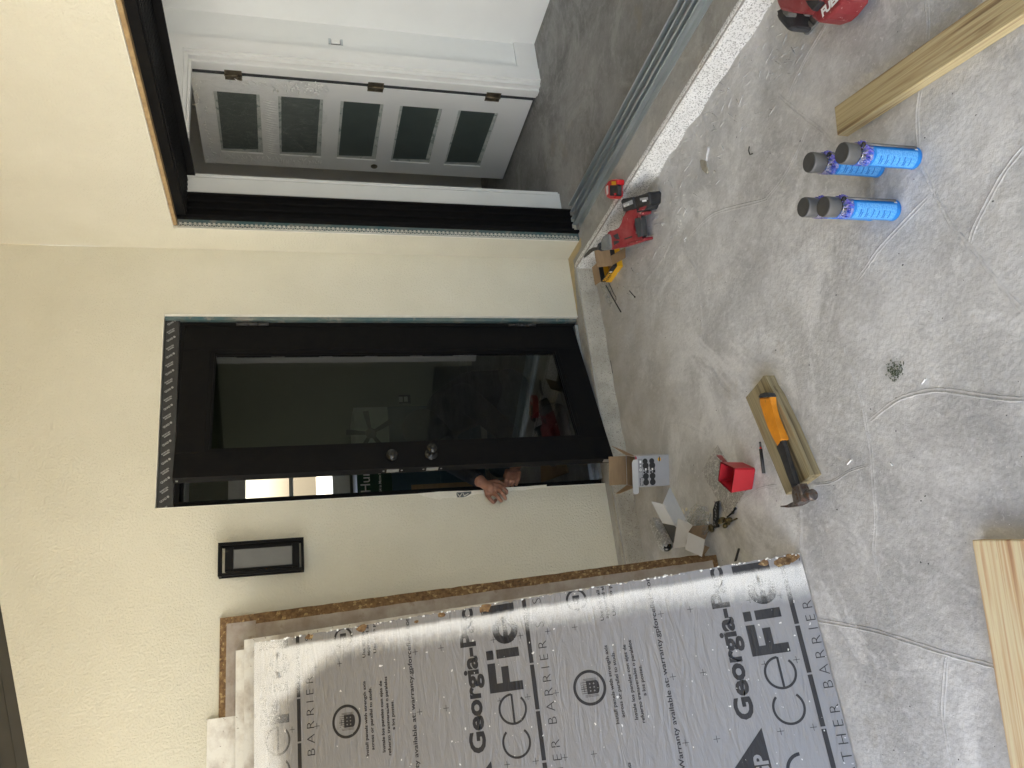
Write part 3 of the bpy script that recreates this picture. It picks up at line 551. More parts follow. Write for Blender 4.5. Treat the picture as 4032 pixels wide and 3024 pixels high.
for z in (1.96,1.13,.383):
    mb=MB(); mb.box(lx-.0025,lx-.0006,y0+.002,y0+.034,z-.048,z+.048,bev=.0008); mb.box(lx-.0032,lx-.0012,.088,.126,z-.048,z+.048); mb.lathe((lx-.004,y0-.004,z-.05),(0,0,1),[(0,.006),(.1,.006)],12)
    for a in (-.036,.036): mb.lathe((lx-.0026,y0+.022,z+a),(-1,0,0),[(0,.004),(.0008,.003)],8)
    mb.build('hinge',M['hinge'],t)
mb=MB(); mb.box(lx+.004,lx+.02,.1055,.1345,z0,z1); mb.build('gap_dark_strip',M['rubber'],t)  # dark strip added to keep the hinge gap dark
mb=MB(); mb.lathe((lx-.0005,.911,1.072),(-1,0,0),[(0,.024),(.004,.022),(.005,.016)],22); mb.lathe((lx-.006,.911,1.072),(-1,0,0),[(0,.008),(.004,.006)],14); mb.build('latch_bore',M['hinge'],t)
# wrap: wrinkled sheet over the top of the leaf
mb=MB(); ny,nz=34,60; rows=[]
for i in range(ny+1):
    r_=[]
    for j in range(nz+1):
        y=.115+(y1+.02-.115)*i/ny; z=1.43+(2.215-1.43)*j/nz
        e=.004+.006*abs(math.sin(z*38+y*21+1.5*math.sin(y*9)))*(.5+.5*math.sin(y*7+z*5))+random.uniform(0,.0025)
        if i<5: e+=.012*abs(math.sin(z*55))*(1.6 if z<1.75 else .6)
        if j==0: z+=.02*math.sin(y*25)
        r_.append(mb.bm.verts.new((lx-e,y,z)))
    rows.append(r_)
for a,b in zip(rows,rows[1:]):
    for k in range(nz):
        f=mb.bm.faces.new((a[k],a[k+1],b[k+1],b[k])); f.smooth=False
# pulled pleats crossing the second lite
for k in range(16):
    ya_=.50+.022*k; mb.tube([(lx-.012,ya_,1.70-.010*k+.05),(lx-.014,(ya_+.86)/2,1.60-.006*k),(lx-.012,.87,1.47+.002*k)],[.0006,.0016,.0005],4)
random.seed(21)
def crease_glint(p,d,l,r_=.0009): mb.tube([p,p+d*l*.5+Vector((-.003,0,0)),p+d*l],[.0006,r_*3.6,.0006],4,1)
for k in range(46): crease_glint(Vector((lx-.012,.85+random.uniform(-.01,.03),2.09-k*.0145)),Vector((0,.7,random.uniform(-.5,.5))),random.uniform(.03,.09))
for k in range(26): crease_glint(Vector((lx-.012,.14+random.uniform(0,.03),2.0-k*.022)),Vector((0,.6,random.uniform(-.9,.2))),random.uniform(.03,.08))
for k in range(30): crease_glint(Vector((lx-.012,.16+k*.027,2.16+random.uniform(-.02,.02))),Vector((0,.5,random.uniform(-1,1))),random.uniform(.02,.05),.0013)
for k in range(24): crease_glint(Vector((lx-.013,.30+k*.022,1.80)),Vector((0,.22,-1)),random.uniform(.05,.09))
for k in range(60): crease_glint(Vector((lx-.016,.12+random.uniform(0,.10),1.45+abs(random.gauss(0,.14)))),Vector((0,random.uniform(-1,1),random.uniform(-1,1))),random.uniform(.01,.035),.0022)
mb.build('plastic_wrap',[M['film'],M['crease_glint']],t,label='clear crinkled plastic wrap hanging over the top two lites')
# baseboard, switch, second doorway further in
mb=MB(); mb.box(cx1+.0005,1.5995,-.016,-.0005,S,S+.14); struct(mb.build('baseboard',M['white_trim']))
t=thing('light_switch',(1.45,0,1.36),'unfinished white light switch with bare box and no cover plate','switch')
p=[on(*zp((1200,0),q),1,-.004) for q in ((195,365),(350,430))]
mb=MB(); xa,xb=1.445,1.482; mb.box(xa,xb,-.002,-.0005,1.335,1.405,0); mb.build('box_hole',M['black_ink'],t)
mb=MB(); mb.box(xa+.004,xb-.004,-.010,-.002,1.345,1.396,0,bev=.001); mb.box(xa+.011,xb-.011,-.016,-.0102,1.362,1.38); mb.build('toggle',M['white_trim'],t)
for z in (1.398,1.328):
    mb=MB(); mb.box(xa-.002,xb+.002,-.008,-.0021,z,z+.014); mb.build('strap',M['alu'],t)
t=thing('closet_door',(1.59,-1.12,S),'second white door with glass lites further along the side wall, mirrored in the black door glass','door')
mb=MB(); mb.box(1.584,1.5995,-1.46,-.82,S+.01,2.15); mb.build('leaf',M['door_white'],t)
for a,b in lites:
    mb=MB(); mb.box(1.578,1.5838,-1.40,-.88,a,b); mb.build('lite',M['lite'],t)
# second doorway seen past the leaf
t=thing('far_doorway',(1.3,1.6,S),'shadowy second doorway with white casing and dark hinges behind the open white door','doorway')
yf=1.62
mb=MB()
for a in ((.62,.74),(1.62,1.74)): mb.box(a[0],a[1],yf-.022,yf,S,2.30)
mb.box(.74,1.62,yf-.022,yf,2.19,2.30); mb.box(.74,.765,yf-.004,yf+.12,S,2.19); mb.box(1.595,1.62,yf-.004,yf+.12,S,2.19)
mb.build('casing',M['white_trim'],t)
mb=MB(); mb.box(.5,.62,yf,yf+.1,S,2.5); mb.box(1.74,2.9,yf,yf+.1,S,2.5); mb.box(.62,1.74,yf,yf+.1,2.30,2.5); mb.build('partition',M['int_wall'],t)
mb=MB(); mb.box(.766,1.594,yf+.03,yf+.065,S+.01,2.185); mb.build('door_leaf',M['door_white'],t)
for z in (1.97,1.12,.42):
    mb=MB(); q=on(0,0,2,z) if False else None; mb.box(1.575,1.6,yf-.012,yf-.004,z-.05,z+.05,bev=.002); mb.build('hinge',M['hinge'],t)
# ================================================================ LAMP
t=thing('wall_lamp',(-1.6,0,1.62),'black box lantern lamp with pale glass fixed on the stucco left of the door','lamp')
lx0,lx1,lz0,lz1=-1.672,-1.528,1.621,1.982
mb=MB(); mb.box(lx0+.03,lx1-.03,-.02,-.0005,lz0+.05,lz1-.05)
for yy in ((-.085,-.073),(-.022,-.010)):
    mb.box(lx0,lx0+.012,yy[0],yy[1],lz0,lz1); mb.box(lx1-.012,lx1,yy[0],yy[1],lz0,lz1); mb.box(lx0+.012,lx1-.012,yy[0],yy[1],lz0,lz0+.012); mb.box(lx0+.012,lx1-.012,yy[0],yy[1],lz1-.012,lz1)
for x in (lx0+.0005,lx1-.0115):
    for z in (lz0+.0005,lz1-.0115): mb.box(x,x+.011,-.0728,-.0222,z,z+.011)
mb.build('outer_frame',M['black_metal'],t)
mb=MB(); mb.box(lx0+.020,lx1-.020,-.072,-.0205,lz0+.020,lz0+.05,bev=.001); mb.box(lx0+.020,lx1-.020,-.072,-.0205,lz1-.062,lz1-.028,bev=.001)
mb.box(lx0+.020,lx0+.030,-.070,-.0205,lz0+.0505,lz1-.0625); mb.box(lx1-.030,lx1-.020,-.070,-.0205,lz0+.0505,lz1-.0625)
mb.build('lantern_body',M['black_metal'],t)
mb=MB(); mb.box(lx0+.031,lx1-.031,-.064,-.021,lz0+.051,lz1-.063); mb.build('lamp_glass',mat('smoked_pale_glass',(.11,.11,.105),(.085,.085,.08),scale=6,rough=.3),t)
# ================================================================ LEANING SHEETS
Bp=Vector((-1.948,-1.355,.004)); Tp=Vector((-1.98,-.338,1.82)); e=Vector((-1,-.0316,0)).normalized(); U=(Tp-Bp).normalized(); PL=(Tp-Bp).length; Nn=e.cross(U)
if Nn.y>0: Nn=-Nn
PM=Matrix(((e.x,U.x,Nn.x,Bp.x),(e.y,U.y,Nn.y,Bp.y),(e.z,U.z,Nn.z,Bp.z),(0,0,0,1)))
mb=MB(); random.seed(7)
edge=[]; k=0
for i in range(181):
    b=PL*i/180; edge.append((abs(random.gauss(0,.0022))+(.006 if random.random()<.05 else 0),b))
top=[(1.22*i/40,PL-abs(random.gauss(0,.001))) for i in range(1,41)]
poly=[(1.22,0)]+[(a,b) for a,b in edge]+top
va=[mb.bm.verts.new((a,b,0)) for a,b in poly]; vb=[mb.bm.verts.new((a+.001,b,-.012)) for a,b in poly]
f=mb.bm.faces.new(va); f=mb.bm.faces.new(list(reversed(vb))); f.material_index=2
for i in range(len(va)):
    f=mb.bm.faces.new((va[i],vb[i],vb[(i+1)%len(va)],va[(i+1)%len(va)])); f.material_index=2
# torn facer bits showing strands
for (a,b,s_) in ((.012,1.13,.017),(.01,1.30,.012),(.012,1.62,.014),(.02,1.40,.006),(.02,.06,.02),(.01,.03,.018),(.014,.12,.012),(.012,1.84,.012)):
    mb.prism([(a+s_*math.cos(t_)*random.uniform(.6,1.2),b+1.6*s_*math.sin(t_)*random.uniform(.6,1.2),.0016) for t_ in [R(40*k) for k in range(9)]],(0,0,-.001),2)
for i in range(90):
    b=random.random()*PL; a=random.uniform(0,.006); mb.ball((a,b,.0015),random.uniform(.0015,.004),3,1,(1,1.6,.4),.3)
# ---- printing, laid out in the sheet's own coordinates (reads toward -a)
ink=MB(); H=.0012
def line(txt,a0,b,a1,cap,off=0,spc=1):
    x=MB(); L0=x.text(txt,Matrix.Identity(4),1,off,spc=spc); x.bm.free()
    sx=(a0-a1)/L0; sy=cap/.70
    ink.text(txt,Matrix(((-1,0,0,a0),(0,1,0,b),(0,0,-1,H),(0,0,0,1)))@Matrix.Diagonal((sx,sy,1,1)),1,off,0,spc=spc)
def rect(a0,a1,b0,b1,mi=0): ink.face([(a0,b0,H),(a1,b0,H),(a1,b1,H),(a0,b1,H)],mi)
def ring(a,b,r0,r1,t0=0,t1=360,n=40,ky=1):
    P=[(math.cos(R(t0+(t1-t0)*i/n)),math.sin(R(t0+(t1-t0)*i/n))) for i in range(n+1)]
    for p,q in zip(P,P[1:]): ink.face([(a+p[0]*r0,b+p[1]*r0*ky,H),(a+p[0]*r1,b+p[1]*r1*ky,H),(a+q[0]*r1,b+q[1]*r1*ky,H),(a+q[0]*r0,b+q[1]*r0*ky,H)])
for u in (-1,0,1):
    o=.787-.913*u if u>=0 else 1.70
    d=o-.787
    line('Georgia-Pacific',.493,1.180+d,-.105,.056,.035)
    # triangle mark with the letters knocked out
    ink.face([(.516,1.160+d,H),(.66,1.160+d,H),(.64,1.285+d,H)][::1]) if False else None
    tri=[(.520,1.166+d),(.700,1.160+d),(.628,1.277+d)]
    ink.face([(p[0],p[1],H) for p in tri])
    ink.text('GP',Matrix(((-1,0,0,.672),(0,1,0,1.170+d),(0,0,-1,H+.0006),(0,0,0,1))),.060,.002,1)
    # light letters: o r c e
    line('o',.835,1.018+d,.735,.128,-.012) if False else ring(.785,1.071+d,.046,.053,0,360,44)
    rect(.700,.707,1.018+d,1.122+d); ring(.655,1.068+d,.043,.053,55,178,16)
    ring(.572,1.070+d,.046,.054,40,320,40) if False else None
    ring(.472,1.068+d,.044,.0515,222,498,40)
    ring(.365,1.068+d,.044,.0515,-42+180-360,140-0,40) if False else ring(.365,1.068+d,.044,.0515,-135,180,42); rect(.3165,.411,1.063+d,1.0705+d)
    # bold F i e l d
    rect(.276,.306,1.020+d,1.143+d); rect(.207,.276,1.114+d,1.143+d); rect(.222,.276,1.066+d,1.093+d)
    rect(.163,.194,1.021+d,1.105+d); rect(.163,.194,1.117+d,1.143+d)
    ring(.100,1.063+d,.022,.047,-150,180,36); rect(.054,.146,1.054+d,1.072+d)
    rect(.008,.038,1.020+d,1.145+d); rect(-.03,.0,1.020+d,1.145+d)
    for a0,a1 in ((1.06,.735),(.725,.545),(.538,.383),(.377,.230),(.224,-.02)): rect(a0,a1,.972+d,.987+d)
    line('WEATHER BARRIER SYSTEM',.800,.917+d,-.130,.032,-.018,1.55)
    ring(.331,.787+d,.048,.0575,0,360,60)
    rect(.309,.352,.762+d,.797+d); ring(.3305,.7625+d,.0,.0215,180,360,16,.45)
    for k in range(6): rect(.312+k*.007,.3135+k*.007,.797+d,.815+d)
    for a in (.302,.306,.355,.359): rect(a,a+.0012,.758+d,.806+d)
    for a in (.319,.3305,.342):
        for b in (.771,.785): ink.face([(a-.003,b+d-.0007,H+.0006),(a+.003,b+d-.0007,H+.0006),(a+.003,b+d+.0007,H+.0006),(a-.003,b+d+.0007,H+.0006)],1); ink.face([(a-.0007,b+d-.003,H+.0008),(a+.0007,b+d-.003,H+.0008),(a+.0007,b+d+.003,H+.0008),(a-.0007,b+d+.003,H+.0008)],1)
    line('Install panels with strength axis',.457,.705+d,.202,.0115,.022); line('across or parallel to studs.',.438,.683+d,.226,.0115,.022)
    line('Instale los paneles con ejes de',.451,.640+d,.209,.0115,.022); line('refuerzo transversales o paralelos',.463,.619+d,.197,.0115,.022); line('a los postes.',.380,.599+d,.282,.0115,.022)
    line('Limited Warranty available at: warranty.gpforcefield.com',.720,.517+d,-.010,.016,.014)
    line('Use for wall applications only',.120,.700+d,-.14,.0115,.022); line('approved sheathing nails',.115,.682+d,-.12,.0115,.022); line('Use solo para pared',.110,.655+d,-.09,.0115,.022)
    line('Restore space 1/8 in at joints',.80,.690+d,.575,.0115,.022); line('unless otherwise noted',.78,.668+d,.60,.0115,.022)
    ring(.035,.787+d,.030,.038,0,360,40); rect(.02,.05,.775+d,.80+d)
    for j,bb in enumerate((.0,.1016,.408,.508,.6096,.7112)):
        for a in (.127,.333,.537,.740,.944):
            q=.399-.913*0+bb+(d); ink.face([(a-.0105,q-.0008,H+.0004),(a+.0105,q-.0008,H+.0004),(a+.0105,q+.0008,H+.0004),(a-.0105,q+.0008,H+.0004)]); ink.face([(a-.0008,q-.0105,H+.0003),(a+.0008,q-.0105,H+.0003),(a+.0008,q+.0105,H+.0003),(a-.0008,q+.0105,H+.0003)])
def clip(bm,co,no): bmesh.ops.bisect_plane(bm,geom=bm.verts[:]+bm.edges[:]+bm.faces[:],plane_co=co,plane_no=no,clear_outer=True)
clip(ink.bm,(.004,0,0),(-1,0,0)); clip(ink.bm,(1.21,0,0),(1,0,0)); clip(ink.bm,(0,.004,0),(0,-1,0)); clip(ink.bm,(0,PL-.004,0),(0,1,0))
sheet=mb.build('foil_sheet',[M['foil'],M['foil'],M['osb_edge'],M['white_bright']],M=PM)
tag(sheet,'silver foil faced sheathing sheet with black lettering, foremost in the leaning stack','sheathing sheet','sheets leaning on the stucco wall')
inko=ink.build('lettering',[M['foil_ink'],M['foil']]); inko.matrix_world=PM; inko.parent=sheet; inko.matrix_parent_inverse=PM.inverted()
# other sheets of the stack: (name, bottom right, top right, width, thickness, mats, label)
def lean(label,B0,T0,wid,th,mi_edge,mi_face,border=0,name='strand_board_sheet',tb=True):
    B0=Vector(B0); T0=Vector(T0); e_=Vector((-1,0,0)); U_=(T0-B0).normalized(); n_=e_.cross(U_); n_=n_ if n_.y<0 else -n_; L_=(T0-B0).length
    Mx=Matrix(((e_.x,U_.x,n_.x,B0.x),(e_.y,U_.y,n_.y,B0.y),(e_.z,U_.z,n_.z,B0.z),(0,0,0,1))); mb=MB(); N_=60
    pts=[(wid,0)]+[(abs(random.gauss(0,.0012)),L_*i/N_) for i in range(N_+1)]+[(wid,L_)]
    mb.prism([(a,b,0) for a,b in pts],(0,0,-th),0)
    if border: mb.prism([(border+.002*random.random(),0.02,0.0018)]+[(border+abs(random.gauss(0,.0012)),.02+(L_-(.05 if tb else .021))*i/N_,.0018) for i in range(N_+1)]+[(wid-border,L_-(border if tb else .001),.0018),(wid-border,.02,.0018)],(0,0,-.0012),1)
    else: mb.prism([(.001,0.002,0.0018),(.001,L_-.002,.0018),(wid-.001,L_-.002,.0018),(wid-.001,.002,.0018)],(0,0,-.0012),1)
    o=mb.build(name,[M[mi_edge],M[mi_face]],M=Mx); tag(o,label,'sheathing sheet','sheets leaning on the stucco wall'); return o
lean('brown edged strand board sheet, rearmost and tallest of the leaning stack',(-1.835,-.705,.003),(-1.843,-.016,1.975),.80,.013,'osb_edge','osb_face',.028)
lean('grey faced strand board sheet standing right behind the silver foil sheet in the leaning stack',(-1.855,-.80,.003),(-1.873,-.09,1.825),.75,.014,'osb_edge','osb_face',.02,tb=False)
lean('white edged narrow board sticking out left above the foil sheet',(-1.93,-1.05,.003),(-1.964,-.12,1.87),.85,.012,'osb_dirty','osb_dirty')
lean('narrow grimy white board, top edge between the brown sheet and its taller white neighbour',(-1.97,-.98,.003),(-1.999,-.085,1.905),.80,.012,'osb_dirty','osb_dirty')
lean('short white board leaning farthest left behind the brown edged sheet',(-2.23,-.63,.003),(-2.245,-.006,2.02),.5,.005,'osb_dirty','osb_dirty')
# ================================================================ LUMBER
def plank(label,A,Bv,width,thick,m,side,name='wood_plank',notch=None,grp=None):
    # A, Bv: ends of the right hand top edge; width goes to `side`
    A=Vector(A); Bv=Vector(Bv); x=(Bv-A); L_=x.length; x.normalize(); z=Vector((0,0,1)); y=z.cross(x)
    if y.dot(Vector(side))<0: y=-y
    z=x.cross(y); s=1 if z.z>0 else -1
    Mx=Matrix(((x.x,y.x,z.x,A.x),(x.y,y.y,z.y,A.y),(x.z,y.z,z.z,A.z),(0,0,0,1)))
    mb=MB(); mb.box(0,L_,0,width,-thick*s,0,0,bev=.003)
    o=mb.build(name,[m],M=Mx); return tag(o,label,'plank',grp)
a=on(*zp((3024,0),(575,925)),2,.040); b=on(*zp((3024,0),(1880,0)),2,.040); c_=on(*zp((3024,0),(595,1190)),2,.04)
d_=(b-a).normalized(); 
plank('long yellowish treated plank lying on the floor beside the blue cans',a-d_*.002,a+d_*1.9,.092,.039,M['plank_green'],c_-a)
a=on(*zp((3032,2050),(1352,130),1000/1703),2,.038); b=on(*zp((3032,2050),(1610,1659),1000/1703),2,.038); d_=(b-a).normalized()
plank('pale knotty pine plank lying flat at the near edge of the floor',a,a+d_*1.2,.235,.038,M['plank_pale'],on(4032,2130,2,.038)-a)
# knots are part of the planks' look: small dark ovals flush in the top
# ================================================================ TRACED FLAT ITEMS
def slab(mb,pts,k0,k,z,th,mi=0,bev=.0,top_mi=None):
    P=[on(*zp(k0,p,k),2,z) for p in pts]; mb.prism(P,(0,0,-th),mi,bev,top_mi)
k3=400/1106; hz=(2880,1440)
mb=MB(); slab(mb,((340,112),(366,108),(412,215),(470,300),(640,650),(870,1190),(722,1300),(651,1370),(590,1405),(400,930),(150,345),(250,235)),hz,k3,.040,.0385,0,.004)
P=[on(*zp(hz,p,k3),2,.0405) for p in ((520,360),(520,360))]
A0_=on(*zp(hz,(150,345),k3),2,0); A1_=on(*zp(hz,(590,1405),k3),2,0); xx=(A1_-A0_).normalized(); yy=Vector((0,0,1)).cross(xx); OM=Matrix(((xx.x,yy.x,0,A0_.x),(xx.y,yy.y,0,A0_.y),(0,0,1,0),(0,0,0,1)))
o=mb.build('wood_offcut',[M['plank_offcut']]); o.data.transform(OM.inverted()); o.matrix_world=OM; tag(o,'greenish treated wood offcut with a pointed end lying under the orange hammer','wood offcut')
t=thing('hammer',on(*zp(hz,(500,800),k3),2,.05),'claw hammer with orange rubber grip and rusty head lying on the wood offcut','hammer')
def trace(name,pts,z,th,m,parent,k0=hz,k=k3,bev=.005,label=None):
    mb=MB(); slab(mb,pts,k0,k,z,th,0,bev); return mb.build(name,m,parent,label=label)
trace('grip',((294,350),(415,342),(422,430),(452,560),(502,680),(552,800),(540,815),(512,822),(492,880),(440,790),(400,680),(350,540),(305,430)),.070,.026,M['orange_grip'],t,bev=.008)
trace('end_cap',((287,332),(305,305),(345,292),(400,300),(419,332),(416,341),(355,330),(293,349)),.070,.026,M['rubber'],t,bev=.006)
trace('neck',((500,822),(550,805),(582,920),(640,1100),(700,1290),(652,1335),(600,1180),(533,960),(487,905),(490,880)),.066,.016,M['black_plastic'],t,bev=.005)
mb=MB(); slab(mb,((652,1330),(722,1285),(766,1385),(766,1480),(700,1522),(664,1512),(668,1400)),hz,k3,.078,.034,0,.006)
slab(mb,((762,1478),(720,1530),(620,1546),(530,1541),(530,1527),(600,1518),(652,1500),(690,1470)),hz,k3,.072,.02,0,.003)
a=on(*zp(hz,(760,1432),k3),2,.061); b=on(*zp(hz,(905,1400),k3),2,.061); d_=(b-a).normalized(); L_=(b-a).length
mb.lathe(a-d_*.006,d_,[(0,.013),(.008,.0145),(L_*.45,.0165),(L_*.5,.0135),(L_*.62,.0135),(L_*.7,.0185),(L_-.003,.0185),(L_+.002,.0155)],24)
mb.build('head',M['steel_rust'],t)
# bit holder
t=thing('bit_holder',on(*zp(hz,(330,1000),k3),2,0),'black magnetic bit holder with red ring on the floor beside the offcut','bit holder')
a=on(*zp(hz,(318,905),k3),2,.006); b=on(*zp(hz,(350,1172),k3),2,.006); mb=MB(); mb.tube([a,b],.0062,14); mb.build('sleeve',M['black_plastic'],t)
a0=on(*zp(hz,(309,828),k3),2,.006); a1=on(*zp(hz,(315,885),k3),2,.006); mb=MB(); mb.tube([a0,a0.lerp(a1,.3),a0.lerp(a1,.35),a1],[.0035,.0035,.0026,.0035],6); mb.build('shank',M['steel_dark'],t)
mb=MB(); mb.tube([a1,a],.0042,12); mb.build('ring',M['red_gloss'],t)
# ---- red bin
r=lambda p,z=0: on(*zp((2200,1600),p),2,z)
t=thing('red_bin',r((1600,600)),'open red plastic parts bin standing on the bubble wrap','bin')
T4=[r(p,.094) for p in ((1520,540),(1490,745),(1378,640),(1400,482))]; c0=sum(T4,Vector())/4
B4=[c0+(p-c0)*.93 for p in T4]; B4=[Vector((p.x,p.y,.004)) for p in B4]
mb=MB(); wl=.94
ti=[c0+(p-c0)*wl for p in T4]; bi=[Vector((c0.x,c0.y,0))+(p-Vector((c0.x,c0.y,0)))*.9 for p in B4]; bi=[Vector((p.x,p.y,.008)) for p in bi]
rt=[c0+(p-c0)*1.05 for p in T4]; rb=[Vector((p.x,p.y,.086)) for p in rt]
for i in range(4):
    j=(i+1)%4
    mb.face((B4[i],B4[j],T4[j]-Vector((0,0,.008)),T4[i]-Vector((0,0,.008)))); mb.face((ti[i],ti[j],bi[j],bi[i])); mb.face((rt[i],rt[j],ti[j],ti[i])); mb.face((rb[i],rb[j],rt[j],rt[i])); mb.face((rb[i],rb[j],T4[j]-Vector((0,0,.008)),T4[i]-Vector((0,0,.008))))
mb.face(B4); mb.face(bi); bmesh.ops.remove_doubles(mb.bm,verts=mb.bm.verts,dist=.0003)
bmesh.ops.bevel(mb.bm,geom=[e_ for e_ in mb.bm.edges if abs((e_.verts[0].co-e_.verts[1].co).normalized().z)>.8],offset=.005,segments=3,affect='EDGES')
bin_=mb.build('bin_body',M['red_bin'],t)
a=T4[3]; b=r((1368,425),.075); mb=MB(); mb.prism([a+Vector((0,0,-.008)),a+Vector((.012,.014,-.008)),b+Vector((.006,.01,0)),b],(0,0,-.02),0,.002); mb.build('clip',M['red_tool'],t)
# ---- bubble wrap sheet under it
mb=MB(); q=[r(p,0) for p in ((1380,335),(1245,560),(1460,960),(1600,790),(1560,560))]; nn=46; rows=[]
A_,B_,C_,D_=r((1245,560)),r((1380,335)),r((1640,720)),r((1465,960))
for i in range(nn+1):
    rw=[]
    for j in range(nn+1):
        u,v=i/nn,j/nn; p=(A_*(1-u)+B_*u)*(1-v)+(D_*(1-u)+C_*u)*v
        rw.append(mb.bm.verts.new(p+Vector((random.uniform(-.0008,.0008),random.uniform(-.0008,.0008),.004+.0018*math.sin(u*60)*math.sin(v*80)+.004*abs(math.sin(u*3.1+v*5))))))
    rows.append(rw)
for a,b in zip(rows,rows[1:]):
    for k in range(nn): mb.bm.faces.new((a[k],a[k+1],b[k+1],b[k])).smooth=True
tag(mb.build('bubble_wrap_sheet',M['bubble']),'flat grey sheet of bubble wrap under the red bin','bubble wrap')
mb=MB(); mb.prism([r(p,.006) for p in ((1290,610),(1300,725),(1338,708),(1318,640))],(0,0,-.0006)); 
q=r((1300,640),.0068); mb.text('MADE IN CHINA',Matrix.Translation(q)@Matrix.Rotation(R(-115),4,'Z'),.006,0,1); tag(mb.build('paper_tag',[M['card_white'],M['black_ink']]),'small white paper tag lying on the bubble wrap beside the red bin','tag')
# ---- printed door hardware carton
fx=lambda p,z=0: on(2340+p[0]*.1808,1720+p[1]*.1808,2,z)
BR=Vector((-1.357,-.556,0)); BL=Vector((-1.489,-.508,0)); xd=(BR-BL).normalized(); yd=Vector((0,0,1)).cross(xd); W_=(BR-BL).length; Hh=.168; Dd=.10
if yd.y<0: yd=-yd
CM=Matrix(((xd.x,yd.x,0,BL.x),(xd.y,yd.y,0,BL.y),(0,0,1,.0),(0,0,0,1)))
t=thing('hardware_carton',BL,'upright silver printed carton of black door knobs standing open at the curb under the door','carton')
mb=MB(); th=.0025
mb.box(0,W_,0,th,0,Hh,0,CM); mb.box(0,th,th,Dd,0,Hh,0,CM); mb.box(W_-th,W_,th,Dd,0,Hh,0,CM); mb.box(th,W_-th,Dd-th,Dd,0,Hh,0,CM); mb.box(th,W_-th,th,Dd-th,.0,.003,0,CM)
mb.box(th+.0003,W_-th-.0003,th+.0002,th+.0008,.004,Hh-.001,1,CM); mb.box(th+.0002,th+.0008,th+.001,Dd-th-.001,.004,Hh-.001,1,CM); mb.box(W_-th-.0008,W_-th-.0002,th+.001,Dd-th-.001,.004,Hh-.001,1,CM); mb.box(th+.0003,W_-th-.0003,Dd-th-.0008,Dd-th-.0002,.004,Hh-.001,1,CM)
mb.build('carton_body',[M['card_silver'],M['cardboard']],t)
mb=MB(); V=lambda x,y,z: CM@Vector((x,y,z))
mb.prism([V(.004,Dd,Hh+.0005),V(W_-.004,Dd,Hh+.0005),V(W_-.004,Dd+.004,Hh+.085),V(.004,Dd+.004,Hh+.085)],yd*.002); mb.build('flap',M['cardboard'],t,label='tall brown rear flap')
mb=MB(); mb.prism([V(0,.004,Hh+.0005),V(0,Dd-.002,Hh+.0005),V(-.035,Dd-.0,Hh+.055),V(-.030,.05,Hh+.060)],xd*.0018); mb.build('flap',M['cardboard'],t,label='brown left side flap')
mb=MB(); mb.prism([V(W_,.004,Hh+.0005),V(W_,Dd-.002,Hh+.0005),V(W_+.045,Dd-.01,Hh+.075),V(W_+.028,.03,Hh+.050)],xd*.0018); mb.build('flap',M['cardboard'],t,label='brown right side flap')
mb=MB(); mb.prism([V(-.024,-.006,Hh-.012),V(-.030,-.006,Hh-.004),V(-.030,-.008,Hh+.012),V(-.022,-.008,Hh+.018),V(W_-.028,-.006,Hh+.018),V(W_-.016,-.004,Hh+.010),V(W_-.014,-.003,Hh-.006),V(W_-.016,-.003,Hh-.012)][::-1],yd*.0018); mb.build('flap',M['card_white'],t,label='white front tuck flap')
mb=MB(); FM=CM@Matrix.Rotation(R(90),4,'X')   # local x across the face, y up
def fr(x0,x1,z0,z1,mi,o=.0004): mb.prism([V(x0,-o,z0),V(x1,-o,z0),V(x1,-o,z1),V(x0,-o,z1)],yd*.0003,mi)
def disc(x,z,r_,mi,o=.0006,ky=1): mb.prism([V(x+r_*math.cos(t_),-o,z+r_*ky*math.sin(t_)) for t_ in [2*math.pi*k/20 for k in range(20)]],yd*.0003,mi)
def tx(s_,x,z,size,mi,off=0): mb.text(s_,CM@Matrix.Translation((x,-.0008,z))@Matrix.Rotation(R(90),4,'X'),size,off,mi)
fr(.004,W_,Hh-.004,Hh-.001,1); fr(W_-.02,W_-.004,Hh-.008,Hh-.002,1)
for i,x in enumerate((.026,.026)): pass
for (x,zt) in ((.034,.117),(.034,.084)):      # knobs seen from the side, lying in two rows
    disc(x-.014,zt,.0145,0); disc(x+.014,zt,.0145,0); fr(x-.010,x+.010,zt-.009,zt+.009,0,.0007)
    x2=x+.062; disc(x2+.020,zt+.002,.0125,0); disc(x2,zt,.015,0); disc(x2-.012,zt,.012,0,.0007); fr(x2-.034,x2-.020,zt-.014,zt-.002,0,.0007); fr(x2-.034,x2-.026,zt+.002,zt+.012,0,.0007)
    fr(x2-.022,x2-.012,zt-.004,zt+.004,2,.0009)
tx('HARTFORD',.006,.143,.0068,0,.0003); tx('2',.006,.131,.011,0,.0006); tx('2',.040,.131,.011,0,.0006); tx('entry',.014,.133,.005,0); tx('deadbolt',.048,.133,.005,0); tx('&',.034,.131,.006,0)
tx('tarnish resistant finish',.082,.158,.0042,0)
fr(.066,.128,.132,.153,3); disc(.078,.1425,.0065,2,.0009); disc(.078,.1425,.0045,3,.0012); disc(.078,.1425,.002,2,.0015); disc(.096,.1425,.0035,2,.0009); fr(.108,.120,.138,.147,2,.0009)
disc(W_-.018,.048,.009,4,.0006,.9); fr(W_-.028,W_-.006,.045,.050,0,.0009); tx('EASY',W_-.024,.0462,.0038,4)
mb.build('front_print',[M['black_ink'],M['red_gloss'],M['white_bright'],mat('print_mid_grey',(.30,.30,.31),rough=.5),M['yellow_print']],t)
